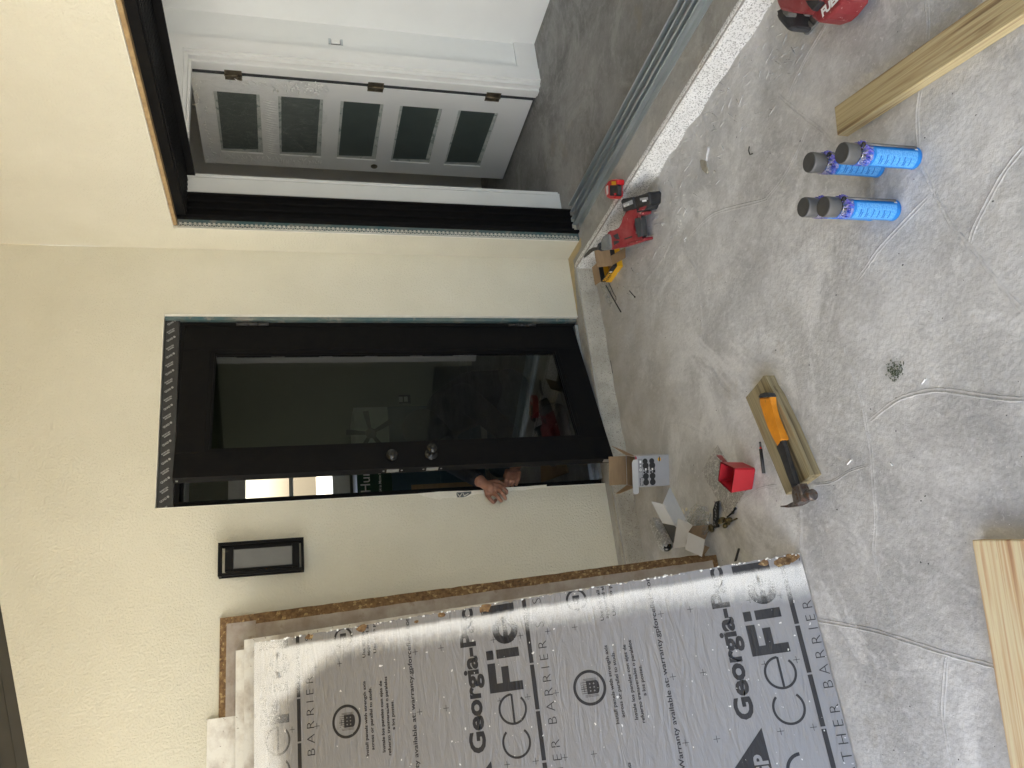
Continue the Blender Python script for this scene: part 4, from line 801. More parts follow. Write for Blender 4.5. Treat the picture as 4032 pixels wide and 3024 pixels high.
# ---- yellow accessory carton near the inner corner
t=thing('yellow_carton',(-.24,-.38,0),'small open yellow and black carton lying at the inner corner beside the red power tool','carton')
x0,x1,y0_,y1_,hh=-.312,-.190,-.462,-.292,.058
mb=MB(); th=.002
def wl_(a,b,c,d): mb.box(a,b,c,d,0,hh*.55,0); mb.box(a,b,c,d,hh*.55+.0001,hh,1)
wl_(x0,x0+th,y0_,y1_); wl_(x1-th,x1,y0_,y1_); wl_(x0+th,x1-th,y0_,y0_+th); wl_(x0+th,x1-th,y1_-th,y1_); mb.box(x0+th,x1-th,y0_+th,y1_-th,0,.002,2)
for q in ((x0+th+.0001,x0+th+.0006,y0_+th,y1_-th),(x1-th-.0006,x1-th-.0001,y0_+th,y1_-th)): mb.box(*q,.003,hh-.001,2)
KM=Matrix(((0,0,-1,x0-.0006),(-1,0,0,y1_-.012),(0,1,0,hh*.64),(0,0,0,1)))
mb.text('DEWALT',KM,.024,.0010,0); mb.prism([KM@Vector((.098+.008*math.cos(t_),.007+.009*math.sin(t_),0)) for t_ in [R(60*k) for k in range(6)]],(-.0003,0,0),3)
mb.text('CARBIDE BLADES',KM@Matrix.Translation((0,-.012,0)),.008,.0002,1)
mb.build('carton_body',[M['yellow_print'],M['black_ink'],M['cardboard'],M['white_bright']],t)
mb=MB(); mb.prism([(x0+.002,y0_,hh),(x1-.002,y0_,hh),(x1-.004,y0_+.025,hh+.075),(x0+.004,y0_+.025,hh+.075)],(0,.002,0)); mb.build('flap',M['cardboard'],t,label='raised brown flap leaning over the carton')
mb=MB(); mb.prism([(x0+.005,y0_-.001,hh-.002),(x0-.004,y0_-.09,hh-.035),(x0+.05,y0_-.10,hh-.04),(x0+.06,y0_-.001,hh-.002)],(0,0,.002)); mb.build('flap',M['cardboard'],t,label='brown flap bent down toward the floor')
mb=MB(); mb.prism([(x0+.003,y1_,hh+.0005),(x1-.003,y1_,hh+.0005),(x1-.006,y1_+.045,hh+.016),(x0+.006,y1_+.045,hh+.016)],(0,0,.0018)); mb.build('flap',M['cardboard'],t,label='brown flap folded out against the curb')
# ---- red cordless tool with battery, lying against the curb
pA=on(2359,972,2,.165); pB=on(2520,790,2,.085); pC=on(2530,940,2,.060)
tn=(pB-pA).cross(pC-pA).normalized(); tn=tn if tn.z>0 else -tn
t=thing('cordless_power_tool',(pB.x,pB.y,0),'dusty red cordless cutter with black battery resting nose down on the curb','power tool')
def tr(name,pts,k0,k,off,th,m,bev=.004,label=None):
    P=[onp(*zp(k0,p,k),pA+tn*off,tn) for p in pts]; mb=MB(); mb.prism(P,-tn*th,0,bev); return mb.build(name,m,t,label=label)
ZA=((2100,760),.1808); ZB=((2380,660),.1808)
tr('nose',((1440,1080),(1482,950),(1560,900),(1650,885),(1680,960),(1700,1200),(1620,1250),(1500,1264),(1445,1235)),*ZA,.008,.062,M['grey_tool'],.016)
tr('collar',((1438,1080),(1392,1108),(1376,1180),(1398,1240),(1460,1270),(1492,1250),(1440,1215),(1420,1170),(1436,1120)),*ZA,.004,.055,M['rubber'],.006)
tr('cutter_bar',((1385,1183),(1280,1188),(1200,1238),(1112,1350),(1084,1402),(1096,1412),(1180,1352),(1270,1272),(1385,1240)),*ZA,-.022,.010,M['steel_dark'],.003)
tr('housing',((440,958),(600,898),(690,868),(702,955),(838,968),(824,1035),(640,1095),(625,1110),(640,1300),(660,1540),(866,1530),(872,1590),(520,1680),(400,1740),(130,1790),(100,1650),(85,1450),(48,1432),(52,1405),(100,1375),(200,1372),(345,1362),(372,1200),(400,1080)),*ZB,.0,.058,M['red_tool'],.012)
tr('guard_bar',((500,1645),(870,1535),(872,1592),(560,1700),(470,1690)),*ZB,.006,.03,M['red_tool'],.006)
tr('grip',((625,1108),(640,1092),(778,1068),(800,1200),(822,1490),(800,1520),(705,1545),(690,1400),(655,1210)),*ZB,.004,.036,M['rubber'],.012)
tr('battery',((350,722),(388,678),(620,640),(682,880),(560,925),(402,958)),*ZB,.016,.08,M['black_plastic'],.006,'front half of the black battery')
tr('battery',((640,655),(690,630),(940,535),(990,590),(1000,800),(930,850),(890,930),(690,985),(700,880)),*ZB,.010,.08,M['black_plastic'],.008,'rear half of the black battery')
for pts,m_ in ((((390,790),(600,700),(618,790),(420,870)),'print_grey'),(((770,665),(940,640),(945,700),(775,715)),'print_grey'),(((820,712),(905,695),(912,735),(825,748)),'white_bright'),(((765,875),(915,830),(870,920),(735,945)),'red_tool')):
    tr('label_plate',pts,*ZB,.0185,.002,M[m_],0)
tr('vent',((185,1480),(290,1430),(330,1560),(250,1560)),*ZB,.0015,.002,M['rubber'],0)
tr('vent',((195,1600),(300,1590),(330,1620),(210,1690)),*ZB,.0015,.002,M['rubber'],0)
tr('vent',((430,1545),(560,1500),(600,1490),(600,1520),(440,1570)),*ZB,.0015,.002,M['black_ink'],0)
P=[onp(*zp((2380,660),q,.1808),pA+tn*.0205,tn) for q in ((425,855),(600,790))]; xx=(P[1]-P[0]).normalized(); yy=tn.cross(xx)
mb=MB(); mb.text('XC 5.0',Matrix(((xx.x,yy.x,tn.x,P[0].x),(xx.y,yy.y,tn.y,P[0].y),(xx.z,yy.z,tn.z,P[0].z),(0,0,0,1))),.012,.0004); mb.build('label_print',M['white_bright'],t)
# ---- tape measure on the ledge
t=thing('tape_measure',on(2420,745,2,S),'small red and black tape measure lying on the concrete ledge','tape measure')
zt=S+.036
trace('case',((90,300),(130,260),(250,245),(280,265),(275,370),(250,380),(255,620),(200,675),(110,680),(50,650),(15,560),(10,430),(30,370)),zt,.036,M['red_gloss'],t,(2380,660),.1808,.006)
trace('cover',((110,385),(280,380),(292,400),(292,600),(275,622),(115,610)),zt+.002,.020,M['black_plastic'],t,(2380,660),.1808,.003)
trace('blade_hook',((150,297),(240,297),(243,376),(155,378)),zt+.0015,.012,M['yellow_print'],t,(2380,660),.1808,.001)
trace('lock_button',((200,560),(240,550),(245,590),(210,600)),zt+.005,.006,M['red_gloss'],t,(2380,660),.1808,.001)
trace('name_plate',((30,420),(75,380),(80,560),(45,600)),zt+.0015,.004,M['card_white'],t,(2380,660),.1808,0)
# ---- red circular saw, cut by the frame
t=thing('circular_saw',on(3200,10,2,0),'red cordless circular saw with a black shoe standing at the curb, cut by the frame','saw')
K4=((3000,0),.226)
def tz(name,pts,z,th,m,bev=.006,label=None): mb=MB(); slab(mb,pts,*K4,z,th,0,bev); return mb.build(name,m,t,label=label)
tz('shoe',((495,335),(572,345),(738,602),(760,600),(945,392),(1180,100),(1100,-700),(500,-700),(420,100)),.012,.011,M['shoe'],.002)
tz('blade_guard',((840,300),(945,384),(985,372),(1130,318),(1245,215),(1330,100),(1410,0),(1480,-300),(1100,-500),(1010,40)),.115,.085,M['red_tool'],.012)
tz('motor_housing',((230,0),(250,80),(292,165),(480,212),(565,185),(700,128),(848,225),(1000,40),(1000,-500),(260,-500)),.13,.09,M['red_tool'],.015)
tz('motor_window',((750,12),(960,-5),(1000,40),(872,188),(785,85)),.135,.05,M['black_plastic'],.004)
tz('side_handle',((268,190),(236,265),(236,300),(255,345),(405,520),(440,536),(490,528),(532,480),(536,440),(492,235),(440,150),(310,110)),.085,.07,M['rubber'],.016)
tz('depth_arm',((300,110),(345,95),(420,130),(470,215),(455,280),(405,290),(370,240)),.10,.03,M['grey_tool'],.006)
for k in range(4): tz('rib',((690+k*38,330+k*42),(730+k*38,300+k*42),(850+k*22,380+k*20),(800+k*22,420+k*22)),.020+.002*k,.006,M['grey_tool'],.001)
tz('quadrant',((530,190),(620,150),(700,165),(760,250),(740,280),(700,215),(620,195),(540,225)),.04,.02,M['alu'],.002)
q0=on(*zp(K4[0],(1050,300),.226),2,.1175); q1=on(*zp(K4[0],(1290,40),.226),2,.1175); xx=(q1-q0).normalized(); yy=Vector((0,0,1)).cross(xx)
mb=MB(); mb.text('FUEL',Matrix(((xx.x,yy.x,0,q0.x),(xx.y,yy.y,0,q0.y),(0,0,1,q0.z),(0,0,0,1))),.036,.002); mb.build('lettering',M['white_bright'],t)
# ================================================================ SPRAY FOAM CANS
cr=.0295; ch=.168; tip=.235
def can_parts(loc,label,first=None):
    pass
t=thing('spray_foam_can',(0,0,0),'','can','blue foam cans standing on the floor')
mb=MB(); mb.lathe((0,0,0),(0,0,1),[(0,cr-.003),(.002,cr),(.006,cr+.0008),(.008,cr-.0003),(.155,cr-.0003),(.160,cr-.001),(.172,cr*.72),(.175,cr*.5)],40,0); mb.build('can_body',M['can_blue'],t)
va_=math.atan2(CAM.y+2.2,CAM.x+1.03)     # label centre looks about toward -x-y
mb=MB(); r_=cr+.0004; a0,a1=va_-1.05,va_+.62
def cyl(mb,r_,a0,a1,z0,z1,mi=0,n=18):
    P=[(r_*math.cos(a0+(a1-a0)*i/n),r_*math.sin(a0+(a1-a0)*i/n)) for i in range(n+1)]
    for p,q in zip(P,P[1:]): mb.face([(p[0],p[1],z0),(q[0],q[1],z0),(q[0],q[1],z1),(p[0],p[1],z1)],mi).smooth=True
cyl(mb,r_,a0,a1,.016,.150,0)
for zc,l in ((.132,.5),(.126,.35),(.112,.55),(.107,.3),(.090,.5),(.072,.45),(.055,.5),(.050,.3),(.035,.45)): cyl(mb,r_+.0003,a0+.25,a0+.25+(a1-a0)*l,zc,zc+.0034,1,10)
for zc in (.140,.119,.097,.064,.043): cyl(mb,r_+.0003,a0+.03,a1-.03,zc,zc+.0014,0)
cyl(mb,r_,a1+.16,a1+.34,.012,.022,2,5); cyl(mb,r_+.0003,a1+.16,a1+.42,.030,.046,1,5)
cyl(mb,r_,a1+.6,a1+1.8,.03,.13,2,10); cyl(mb,r_+.0003,a1+.7,a1+1.7,.09,.12,3,10)
mb.build('label_wrap',[M['can_label'],M['can_text'],M['white_bright'],M['yellow_print']],t)
mb=MB(); mb.lathe((0,0,.196),(0,0,1),[(0,cr-.002),(.001,cr-.001),(.036,cr-.0005),(.039,cr-.002)],40,1,None); mb.lathe((0,0,.2345),(0,0,1),[(0,cr-.002),(.0022,cr-.0024)],40,0); mb.build('cap',[M['can_grey'],M['can_silver']],t)
mb=MB(); mb.lathe((0,0,.172),(0,0,1),[(0,.008),(.024,.008)],16,0); mb.tube([Vector((0,0,.188))+Vector((math.cos(a1+.3)*d,math.sin(a1+.3)*d,0)) for d in (0,.036)],.0062,10); mb.tube([Vector((0,0,.190)),Vector((math.cos(a1-.7)*.030,math.sin(a1-.7)*.030,.184))],[.006,.004],8); mb.build('trigger',M['black_gloss'],t)
mb=MB()
for k in range(14):
    a=a0+.2+k*.22; c_=Vector((math.cos(a)*(cr-.004),math.sin(a)*(cr-.004),.176+.006*math.sin(k*2.1))); mb.prism([c_,c_+Vector((math.cos(a)*.006,math.sin(a)*.006,-.010)),c_+Vector((math.cos(a+.5)*.012,math.sin(a+.5)*.012,.004)),c_+Vector((0,0,.012))],(.0008,.0008,0))
mb.build('folded_gloves',M['glove'],t)
mb=MB(); mb.lathe((0,0,.158),(0,0,1),[(0,cr+.0012),(.038,cr+.0014)],28,0); bmesh.ops.delete(mb.bm,geom=[f for f in mb.bm.faces if len(f.verts)>4],context='FACES_ONLY'); mb.build('neck_film',M['purple_film'],t)
mb=MB(); ca=a1+.32; cc=Vector((math.cos(ca)*(cr+.0045),math.sin(ca)*(cr+.0045),0)); mb.tube([cc+Vector((0,0,.02)),cc+Vector((0,0,.185))],.0036,10); mb.build('straw',M['can_silver'],t)
proto=t
def copy_thing(src):
    c=src.copy(); C.objects.link(c)
    for ch_ in list(src.children):
        d=ch_.copy(); C.objects.link(d); d.parent=c; d.matrix_parent_inverse=ch_.matrix_parent_inverse.copy()
    return c
spots=[(zp((3024,400),(635,445)),'blue foam can nearest the yellowish plank, the front one of the right hand pair'),(zp((3024,400),(352,525)),'blue foam can half hidden behind the front one beside the plank'),(zp((3024,400),(475,908)),'blue foam can at the front of the pair away from the plank'),(zp((3024,400),(302,912)),'mostly hidden blue foam can at the back of the pair away from the plank')]
for i,(q,lb) in enumerate(spots):
    o=proto if i==0 else copy_thing(proto); p=on(*q,2,.2368); o.location=(p.x,p.y,0); o['label']=lb; o['category']='can'; o['group']='blue foam cans standing on the floor'
# ================================================================ WHITE OPEN CARTON, WRAPPED KNOB, BAG, SCRAPS
g7=lambda p,z: on(2560+p[0]*.1808,1960+p[1]*.1808,2,z)
t=thing('white_carton',g7((700,900),0),'opened white card carton with flaps spread beside the leaning sheets','carton')
def fl(name,pts,m,th=.0015,label=None):
    P=[g7(p[:2],p[2]) for p in pts]; n_=(P[1]-P[0]).cross(P[2]-P[0]).normalized(); mb=MB(); mb.prism(P,n_*(-th if n_.z>0 else th)); return mb.build(name,m,t,label=label)
fl('flap',((20,75,.155),(265,132,.125),(545,605,.115),(265,550,.145)),M['card_white'])
fl('flap',((270,130,.125),(430,-230,.035),(775,470,.03),(560,640,.105)),M['card_white'])
fl('panel',((605,445,.125),(815,522,.105),(925,605,.10),(828,745,.10),(780,965,.10),(770,1062,.10),(495,1100,.125)),M['card_white'])
fl('flap',((828,752,.112),(1190,910,.075),(1125,1285,.075),(760,1125,.112)),M['card_white'])
fl('dark_interior',((265,552,.06),(548,608,.09),(600,700,.07),(500,1000,.05)),M['black_ink'])  # black panel stands in for the shaded inside of the carton
fl('panel',((925,608,.085),(1038,655,.05),(1002,828,.05),(828,748,.085)),M['cardboard']); fl('panel',((1188,1035,.045),(1292,1075,.02),(1148,1280,.045),(1125,1285,.055)),M['cardboard'])
mb=MB(); q=[g7(p,.09) for p in ((560,640),(905,620),(780,950),(520,1040))]; mb.prism(q,(0,0,-.088)); mb.build('body',M['cardboard'],t)
t=thing('wrapped_knob',g7((230,800),0),'black door knob wrapped in bubble wrap lying between curb and white carton','wrapped knob')
a=g7((120,560),.045); b=g7((330,990),.045); mb=MB(); mb.cap2(a,b,.030,.036); 
for v in mb.bm.verts: v.co+=Vector([random.uniform(-.002,.002) for _ in range(3)])
mb.build('bubble_wrap',M['bubble'],t); mb=MB(); mb.cap2(a,b.lerp(a,.1),.016,.022); mb.cap2(b,b+(b-a)*.12,.024,.026); mb.build('knob',M['black_gloss'],t)
mb=MB(); c_=g7((1060,500),.022); x=bmesh.ops.create_icosphere(mb.bm,subdivisions=4,radius=1)
for v in x['verts']:
    d=v.co.copy(); k=1+.16*math.sin(d.x*9+d.y*7)+.12*math.sin(d.y*13-d.z*11)+random.uniform(-.05,.05); v.co=c_+Vector((d.x*.055*k,d.y*.075*k,max(-.018,d.z*.026*k)))
tag(mb.build('plastic_bag',M['bag']),'crumpled clear plastic bag beside the white carton','plastic bag')
t=thing('flashing_tape_scrap',g7((1430,350),0),'torn strip of black printed flashing tape on the floor by the clear bag','tape scrap')
mb=MB(); P=[g7(p,z) for p,z in (((1415,85),.012),((1500,60),.012),((1500,200),.02),((1485,420),.008),((1500,640),.01),((1380,660),.015),((1360,470),.01),((1365,250),.022))]; mb.prism(P,(0,0,-.002)); mb.build('strip',M['tape'],t)
mb=MB()
for k in range(9): 
    c_=g7((1400+random.uniform(-10,60),120+k*62),.024); mb.prism([c_,c_+Vector((.008,.002,.001)),c_+Vector((.010,-.004,.001)),c_+Vector((.002,-.004,0))],(0,0,.0005))
mb.build('print',M['print_grey'],t)
t=thing('lock_hardware',g7((1600,550),0),'small pile of brass and dark lock parts on the floor next to the tape scrap','lock parts')
random.seed(11)
for (px_,py_,r_) in ((1330,660,.017),(1560,500,.018),(1690,520,.015),(1640,600,.010),(1740,480,.010)):
    mb=MB(); mb.lathe(g7((px_,py_),.014),(random.uniform(-1,1),random.uniform(-1,1),.6),[(-.008,r_*.7),(-.004,r_),(.004,r_),(.008,r_*.8),(.012,r_*.5)],18); mb.build('lock_part',M['brass'],t)
mb=MB(); mb.tube([g7((1680,420),.008),g7((1800,320),.008),g7((1850,240),.008)],[.003,.004,.0035],8); mb.ball(g7((1800,320),.008),.006); mb.ball(g7((1855,235),.008),.006); mb.build('spindle',M['black_gloss'],t)
mb=MB(); mb.tube([g7((1780,500),.006),g7((1890,450),.006)],.003,8); mb.build('screw',M['brass'],t)
mb=MB(); mb.prism([g7(p,.004) for p in ((1910,1098),(1938,1110),(1865,1380),(1825,1390))],(0,0,-.004)); tag(mb.build('black_strip',M['black_plastic']),'short black strip lying on the floor next to the foil sheet','strip')
# zip tie, thin bag and bits near the yellow carton
w6=lambda p,z=0: on(2300+p[0]*.1808,930+p[1]*.1808,2,z)
mb=MB(); mb.tube([w6((475,1075),.012),w6((600,1300),.006),w6((700,1480),.004),w6((800,1650),.003)],.0030,8); tag(mb.build('black_rod',M['black_plastic']),'thin black rod lying over the clear bag by the yellow carton','rod')
mb=MB(); mb.tube([w6(p,.004) for p in ((545,1030),(590,1130),(640,1250),(690,1320),(695,1390),(670,1420))],.0016,6); tag(mb.build('rubber_loop',M['rubber']),'short looped black cord beside the thin black rod','cable loop')
mb=MB(); rows=[]
A_,B_,C_,D_=w6((375,1010)),w6((570,1000)),w6((650,1420)),w6((590,1540))
E_=w6((440,1300))
for i in range(15):
    rw=[]
    for j in range(25):
        u,v=i/14,j/24; l=A_*(1-v)*(1-v)+E_*2*v*(1-v)+D_*v*v; rr_=B_.lerp(C_,v); p=l.lerp(rr_,u)
        rw.append(mb.bm.verts.new(p+Vector((0,0,.003+.006*abs(math.sin(u*5+v*9))+random.uniform(0,.002)))))
    rows.append(rw)
for a,b in zip(rows,rows[1:]):
    for k in range(24): mb.bm.faces.new((a[k],a[k+1],b[k+1],b[k]))
tag(mb.build('clear_bag',M['bag']),'flat clear plastic bag lying under the thin black rod','plastic bag')
mb=MB(); mb.tube([w6((985,1190),.003),w6((1090,1310),.003)],.0019,8); mb.lathe(w6((1100,1320),.003),w6((1100,1320))-w6((985,1190)),[(0,.004),(.003,.0042)],10); tag(mb.build('screw',M['steel_dark']),'loose dark screw on the floor right of the thin black rod','screw')
mb=MB(); mb.tube([on(2404+0,1420,2,.003),on(2412,1470,2,.003)],.0018,6)
tag(mb.build('nail',M['steel_dark']),'loose nail at the foot of the curb under the black door','nail')
o5=lambda p,z=0: on(2700+p[0]*200/952,500+p[1]*200/952,2,z)
mb=MB(); mb.prism([o5(p,.010) for p in ((308,440),(345,420),(350,400),(375,385),(410,372),(415,395),(405,450),(385,520),(372,630),(315,615),(320,530))],(0,0,-.009),0,.001); tag(mb.build('white_chip',M['card_white']),'torn white scrap standing against the buff chip','scrap')
mb=MB(); mb.prism([o5(p,.006) for p in ((262,625),(300,612),(362,632),(380,720),(405,820),(395,868),(370,876),(300,800),(275,730))],(0,0,-.006),0,.002); tag(mb.build('buff_chip',M['cork']),'flat buff coloured chip on the floor below the ledge','scrap')
mb=MB(); pz=[on(*zp((2000,0),q),2,.004) for q in ((2085,1265),(2078,1300),(2090,1335),(2112,1328))]; mb.tube(pz,.0022,6); tag(mb.build('bent_nail',M['steel_dark']),'bent dark nail lying alone between the ledge and the cans','nail')
n9=lambda p,z=0: on(*zp((3024,1400),p),2,z)
mb=MB(); random.seed(3)
for k in range(170):
    c_=n9((random.gauss(1095,34),random.gauss(135,38)),.001); a=random.uniform(0,6.3); l=random.uniform(.003,.009); mb.face([c_,c_+Vector((math.cos(a)*l,math.sin(a)*l,.001+random.random()*.003)),c_+Vector((math.cos(a+1)*l*.7,math.sin(a+1)*l*.7,.001))])
tag(mb.build('crushed_leaf',M['leaf']),'crushed dry green leaf on the open floor','leaf')
for i,(q0,q1,lb) in enumerate((((1328,245),(1360,200),'small white stick on the floor beside the crushed leaf'),((683,940),(720,900),'small white stick on the floor between the hammer and the curved joint'),((1055,925),(1075,950),'tiny white stick lying alone in the middle of the bare floor'))):
    mb=MB(); mb.tube([n9(q0,.003),n9(q1,.003)],.0025,6); tag(mb.build('white_stick',M['white_bright']),lb,'debris','white bits on the floor')
mb=MB(); random.seed(8)
def crumbs(c,n,sp,s,z=0):
    for k in range(n): p=c+Vector((random.gauss(0,sp),random.gauss(0,sp),z)); mb.ball(p,random.uniform(.4,1)*s,0,1,(1,1,.7),.3)
crumbs(on(2680,872,2,0),7,.008,.0045); crumbs(on(2674,905,2,0),6,.008,.004); crumbs(on(2698,945,2,0),5,.007,.0045); crumbs(on(3438,2085,2,0),12,.006,.003)
for k in range(150): p=on(random.uniform(2500,4030),random.uniform(0,3020),2,0); (mb.ball(p,random.uniform(.0008,.0022),0,1,(1,1,.5),.3) if p.y<-.2 and p.x<-.15 and p.x>-2.6 and (p.x>-1.9 or p.y<-1.5) else None)
tag(mb.build('white_crumbs',M['white_bright']),'scattered crumbs of white plaster on the concrete floor','debris',kind='stuff')
mb=MB()
for k in range(110): p=on(random.uniform(2500,4030),random.uniform(0,3020),2,0); (mb.ball(p,random.uniform(.0008,.0024),0,1,(1,1.4,.4),.4) if p.y<-.2 and p.x<-.15 and p.x>-2.6 and (p.x>-1.9 or p.y<-1.5) else None)
tag(mb.build('dark_grit',M['rubber']),'scattered dark grit on the concrete floor','debris',kind='stuff')
mb=MB(); crumbs(on(2560+720*.1808,1960+300*.1808,2,.004),8,.005,.007,.0); crumbs(on(2560+780*.1808,1960+240*.1808,2,.004),5,.004,.006); tag(mb.build('foam_lump',M['foamball']),'lump of cream cured foam beside the white carton','foam lump')
# ================================================================ THINGS IN THE ROOM BEHIND THE BLACK DOOR
t=thing('fan_carton',(-.75,2.5,.9),'white and green carton with a ceiling fan picture on the blue grey cartons indoors','carton')
mb=MB(); mb.box(-.74,.03,2.5,2.95,.892,1.172); mb.build('box_body',M['card_white'],t)
mb=MB(); mb.box(-.742,-.47,2.494,2.4995,.893,1.171,0)
mb.text('Hunter',Matrix(((1,0,0,-.70),(0,0,1,2.4925),(0,1,0,1.07),(0,0,0,1))),.11,.0005,1); mb.text('54 in Matte Black',Matrix(((1,0,0,-.70),(0,0,1,2.4925),(0,1,0,.98),(0,0,0,1))),.03,.0005,1)
mb.build('green_print',[M['green_box'],M['white_bright']],t)
mb=MB(); fc=Vector((-.20,2.497,1.04))
for a in (85,150,215,300,10): 
    d=Vector((math.cos(R(a)),0,math.sin(R(a)))); n_=Vector((-d.z,0,d.x)); mb.prism([fc+n_*.012,fc+d*.20+n_*.024,fc+d*.20-n_*.024,fc-n_*.012],(0,-.001,0))
mb.lathe(fc,(0,-1,0),[(0,.045),(.003,.04)],20); mb.build('fan_picture',M['black_ink'],t)
for i,(z0,z1) in enumerate(((.101,.49),(.4905,.8915))):
    mb=MB(); mb.box(-.80+.03*i,.02+.02*i,2.52,2.98,z0,z1,bev=.004); tag(mb.build('blue_grey_carton',M['blue_box']),('lower' if i==0 else 'upper')+' blue grey carton under the fan carton indoors','carton','blue grey cartons indoors')
t=thing('wall_outlet',(.30,3.1,.62),'bare double wall outlet on the dim room wall behind the door glass','outlet')
mb=MB(); mb.box(.27,.36,3.085,3.0995,.60,.71); mb.build('outlet_box',M['black_ink'],t)
for z in (.627,.672):
    mb=MB(); mb.box(.29,.34,3.078,3.0845,z,z+.035,bev=.002); mb.build('socket',M['card_white'],t)
mb=MB(); q=on(1700,1905,1,1.2); mb.box(-1.16,-.985,1.2,1.21,.30,.93); tag(mb.build('tan_board',M['cardboard']),'tan board edge leaning inside, glimpsed past the sleeve in the gap','board')
mb=MB(); mb.prism([(-1.14,.50,S+.002),(-.90,.62,S+.002),(-.86,.95,S+.002),(-1.06,1.02,S+.002)],(0,0,.012)); tag(mb.build('board_offcut',M['cardboard']),'tan board offcut lying on the floor just inside the door gap','board')
# ================================================================ THE MAN AT THE LOCK JAMB
t=thing('person',(-.75,.5,S),'person crouching indoors behind the dark door glass, both bare hands working at the lock jamb','person')
h1=lambda p,y=-.03: on(*zp((1700,1800),p,.1808),1,y)
W1=h1((1045,520),-.015); K1=h1((1260,660),-.035); W2=h1((1830,190),.075); K2=h1((1790,330),.045)
def remesh(o,vx,sm=4):
    m_=o.modifiers.new('remesh','REMESH'); m_.mode='VOXEL'; m_.voxel_size=vx; m_.use_smooth_shade=True
    s_=o.modifiers.new('smooth','SMOOTH'); s_.factor=.5; s_.iterations=sm; return o
hd=Vector((-.885,.40,.945))
mb=MB()
mb.cap2((-.66,.50,.44),(-.67,.47,.62),.14,.135); mb.cap2((-.67,.47,.62),(-.75,.44,.78),.135,.12); mb.cap2((-.77,.43,.80),(-.85,.41,.89),.055,.052)
mb.ball(hd,.094,0,3,(1.02,.82,1.15)); mb.ball(hd+Vector((-.045,-.02,-.055)),.062,0,3,(1,.85,1.0)); mb.ball(hd+Vector((-.098,-.045,-.02)),.016,0,2,(1.2,.8,1.3))
for s_ in (-1,1): mb.ball(hd+Vector((.01*s_,-.0,-.0))+Vector((.045,-.06,0))*s_*1.15,.022,0,2,(.7,.7,1.3)); mb.ball(hd+Vector((-.085,-.03,.018))+Vector((.016,-.024,0))*s_,.012,0,2)
mb.ball(hd+Vector((-.092,-.045,-.062)),.017,0,2,(.8,1.2,.5))
S1=Vector((-.88,.50,.82)); E1=Vector((-1.09,.27,.87)); S2=Vector((-.72,.30,.74)); E2=Vector((-.97,.24,.52))
mb.cap2(S1,E1,.055,.045); mb.cap2(E1,W1,.043,.031); mb.cap2(S2,E2,.055,.045); mb.cap2(E2,W2,.042,.030); mb.cap2((-.75,.44,.78),S1,.08,.06); mb.cap2((-.73,.42,.76),S2,.08,.06)
# left in the picture: hand spread over the stucco beside the jamb
mb.cap2(W1,K1,.027,.024); k_=[h1(p,y) for p,y in (((1215,830),-.022),((1330,770),-.036),((1430,700),-.042),((1490,620),-.036))]
for q in k_: mb.cap2(K1.lerp(W1,.35),q,.019,.0125)
for a,b in zip(k_,k_[1:]): mb.cap2(a,b,.0125,.0125)
fg=[(k_[0],h1((1275,915),-.040),h1((1345,985),-.022),h1((1395,935),-.006),.0098),(k_[1],h1((1430,850),-.056),h1((1490,925),-.034),h1((1515,955),-.012),.0102),(k_[2],h1((1520,770),-.062),h1((1590,865),-.036),h1((1605,905),-.012),.0105),(k_[3],h1((1560,670),-.055),h1((1630,740),-.032),h1((1625,790),-.010),.0098)]
for a,b,c_,d,r_ in fg: mb.cap2(a,b,r_+.0015,r_); mb.cap2(b,c_,r_,r_*.92); mb.cap2(c_,d,r_*.92,r_*.82)
q0=W1.lerp(K1,.5); mb.cap2(q0,h1((1400,520),.0),.016,.012); mb.cap2(h1((1400,520),.0),h1((1540,590),.015),.012,.010); mb.cap2(h1((1540,590),.015),h1((1600,640),.02),.010,.009)
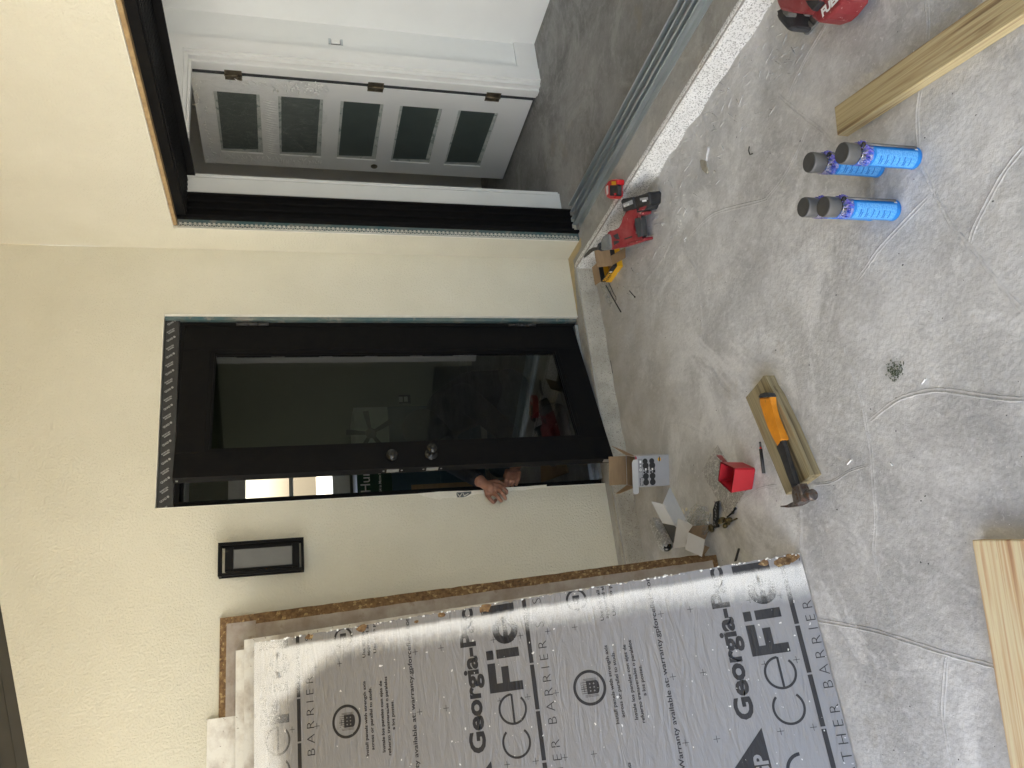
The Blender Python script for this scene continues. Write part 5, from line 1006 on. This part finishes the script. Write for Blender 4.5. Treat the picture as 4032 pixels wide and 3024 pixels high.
# second hand pinching a latch part
mb.cap2(W2,K2,.028,.026); kk=[h1(p,.022) for p in ((1650,350),(1725,370),(1810,370),(1895,340))]
for q in kk: mb.cap2(K2,q,.02,.0125)
for a,b in zip(kk,kk[1:]): mb.cap2(a,b,.0125,.0125)
for a,p1,p2,y1,y2,r_ in ((kk[0],(1620,480),(1600,580),.006,.022,.0095),(kk[1],(1700,520),(1670,625),.002,.020,.0098),(kk[2],(1790,520),(1755,630),.002,.020,.0098),(kk[3],(1890,470),(1840,600),.006,.022,.0092)):
    b=h1(p1,y1); c_=h1(p2,y2); mb.cap2(a,b,r_+.001,r_); mb.cap2(b,c_,r_,r_*.85)
mb.cap2(K2,h1((1640,300),.10),.015,.012); mb.cap2(h1((1640,300),.10),h1((1590,430),.085),.012,.0095)
for hp,kn,an,ft in (((-.64,.42,.40),(-1.02,.36,.47),(-.80,.40,.17),(-1.0,.36,.135)),((-.68,.58,.40),(-1.03,.66,.47),(-.82,.62,.17),(-1.02,.64,.135))):
    mb.cap2(hp,kn,.085,.06); mb.cap2(kn,an,.058,.042); mb.cap2(an,ft,.045,.035)
remesh(mb.build('body',M['skin'],t),.0034,2)
mb=MB(); mb.cap2((-.66,.50,.46),(-.67,.47,.63),.165,.16); mb.cap2((-.67,.47,.63),(-.76,.44,.79),.16,.14); mb.cap2((-.76,.44,.79),S1,.10,.075); mb.cap2((-.74,.42,.77),S2,.10,.075); mb.cap2(S1,E1,.075,.062); mb.cap2(E1,W1.lerp(E1,.06),.060,.040); mb.cap2(S2,E2,.075,.06); mb.cap2(E2,W2.lerp(E2,.1),.058,.040); mb.cap2((-.78,.43,.82),(-.83,.415,.87),.075,.068)
remesh(mb.build('jacket',M['jacket'],t),.009,4)
mb=MB(); mb.ball(hd+Vector((.012,-.004,.018)),.110,0,3,(1.02,.92,1.05)); mb.ball(hd+Vector((-.02,-.02,-.05)),.078,0,3); remesh(mb.build('hair',M['hair'],t),.006,2)
mb=MB()
for hp,kn,an in (((-.64,.42,.42),(-1.02,.36,.47),(-.80,.40,.19)),((-.68,.58,.42),(-1.03,.66,.47),(-.82,.62,.19))): mb.cap2(hp,kn,.115,.078); mb.cap2(kn,an,.075,.06)
mb.cap2((-.64,.44,.43),(-.66,.56,.43),.13,.13); remesh(mb.build('jeans',M['jeans'],t),.010,4)
for an,ft in (((-.80,.40,.16),(-1.0,.36,.145)),((-.82,.62,.16),(-1.02,.64,.145))):
    mb=MB(); mb.cap2(an,ft,.055,.043); remesh(mb.build('boot',M['boot'],t),.009,3)
mb=MB(); a=h1((1440,520),.045); b=h1((1600,560),.055); mb.prism([a+Vector((0,0,.012)),b+Vector((0,0,.01)),b+Vector((-.004,0,-.018)),a+Vector((0,0,-.014))],(0,.012,0),0,.002); tag(mb.build('latch_part',M['black_plastic']),'small black latch part pinched between the two hands in the door gap','lock part')
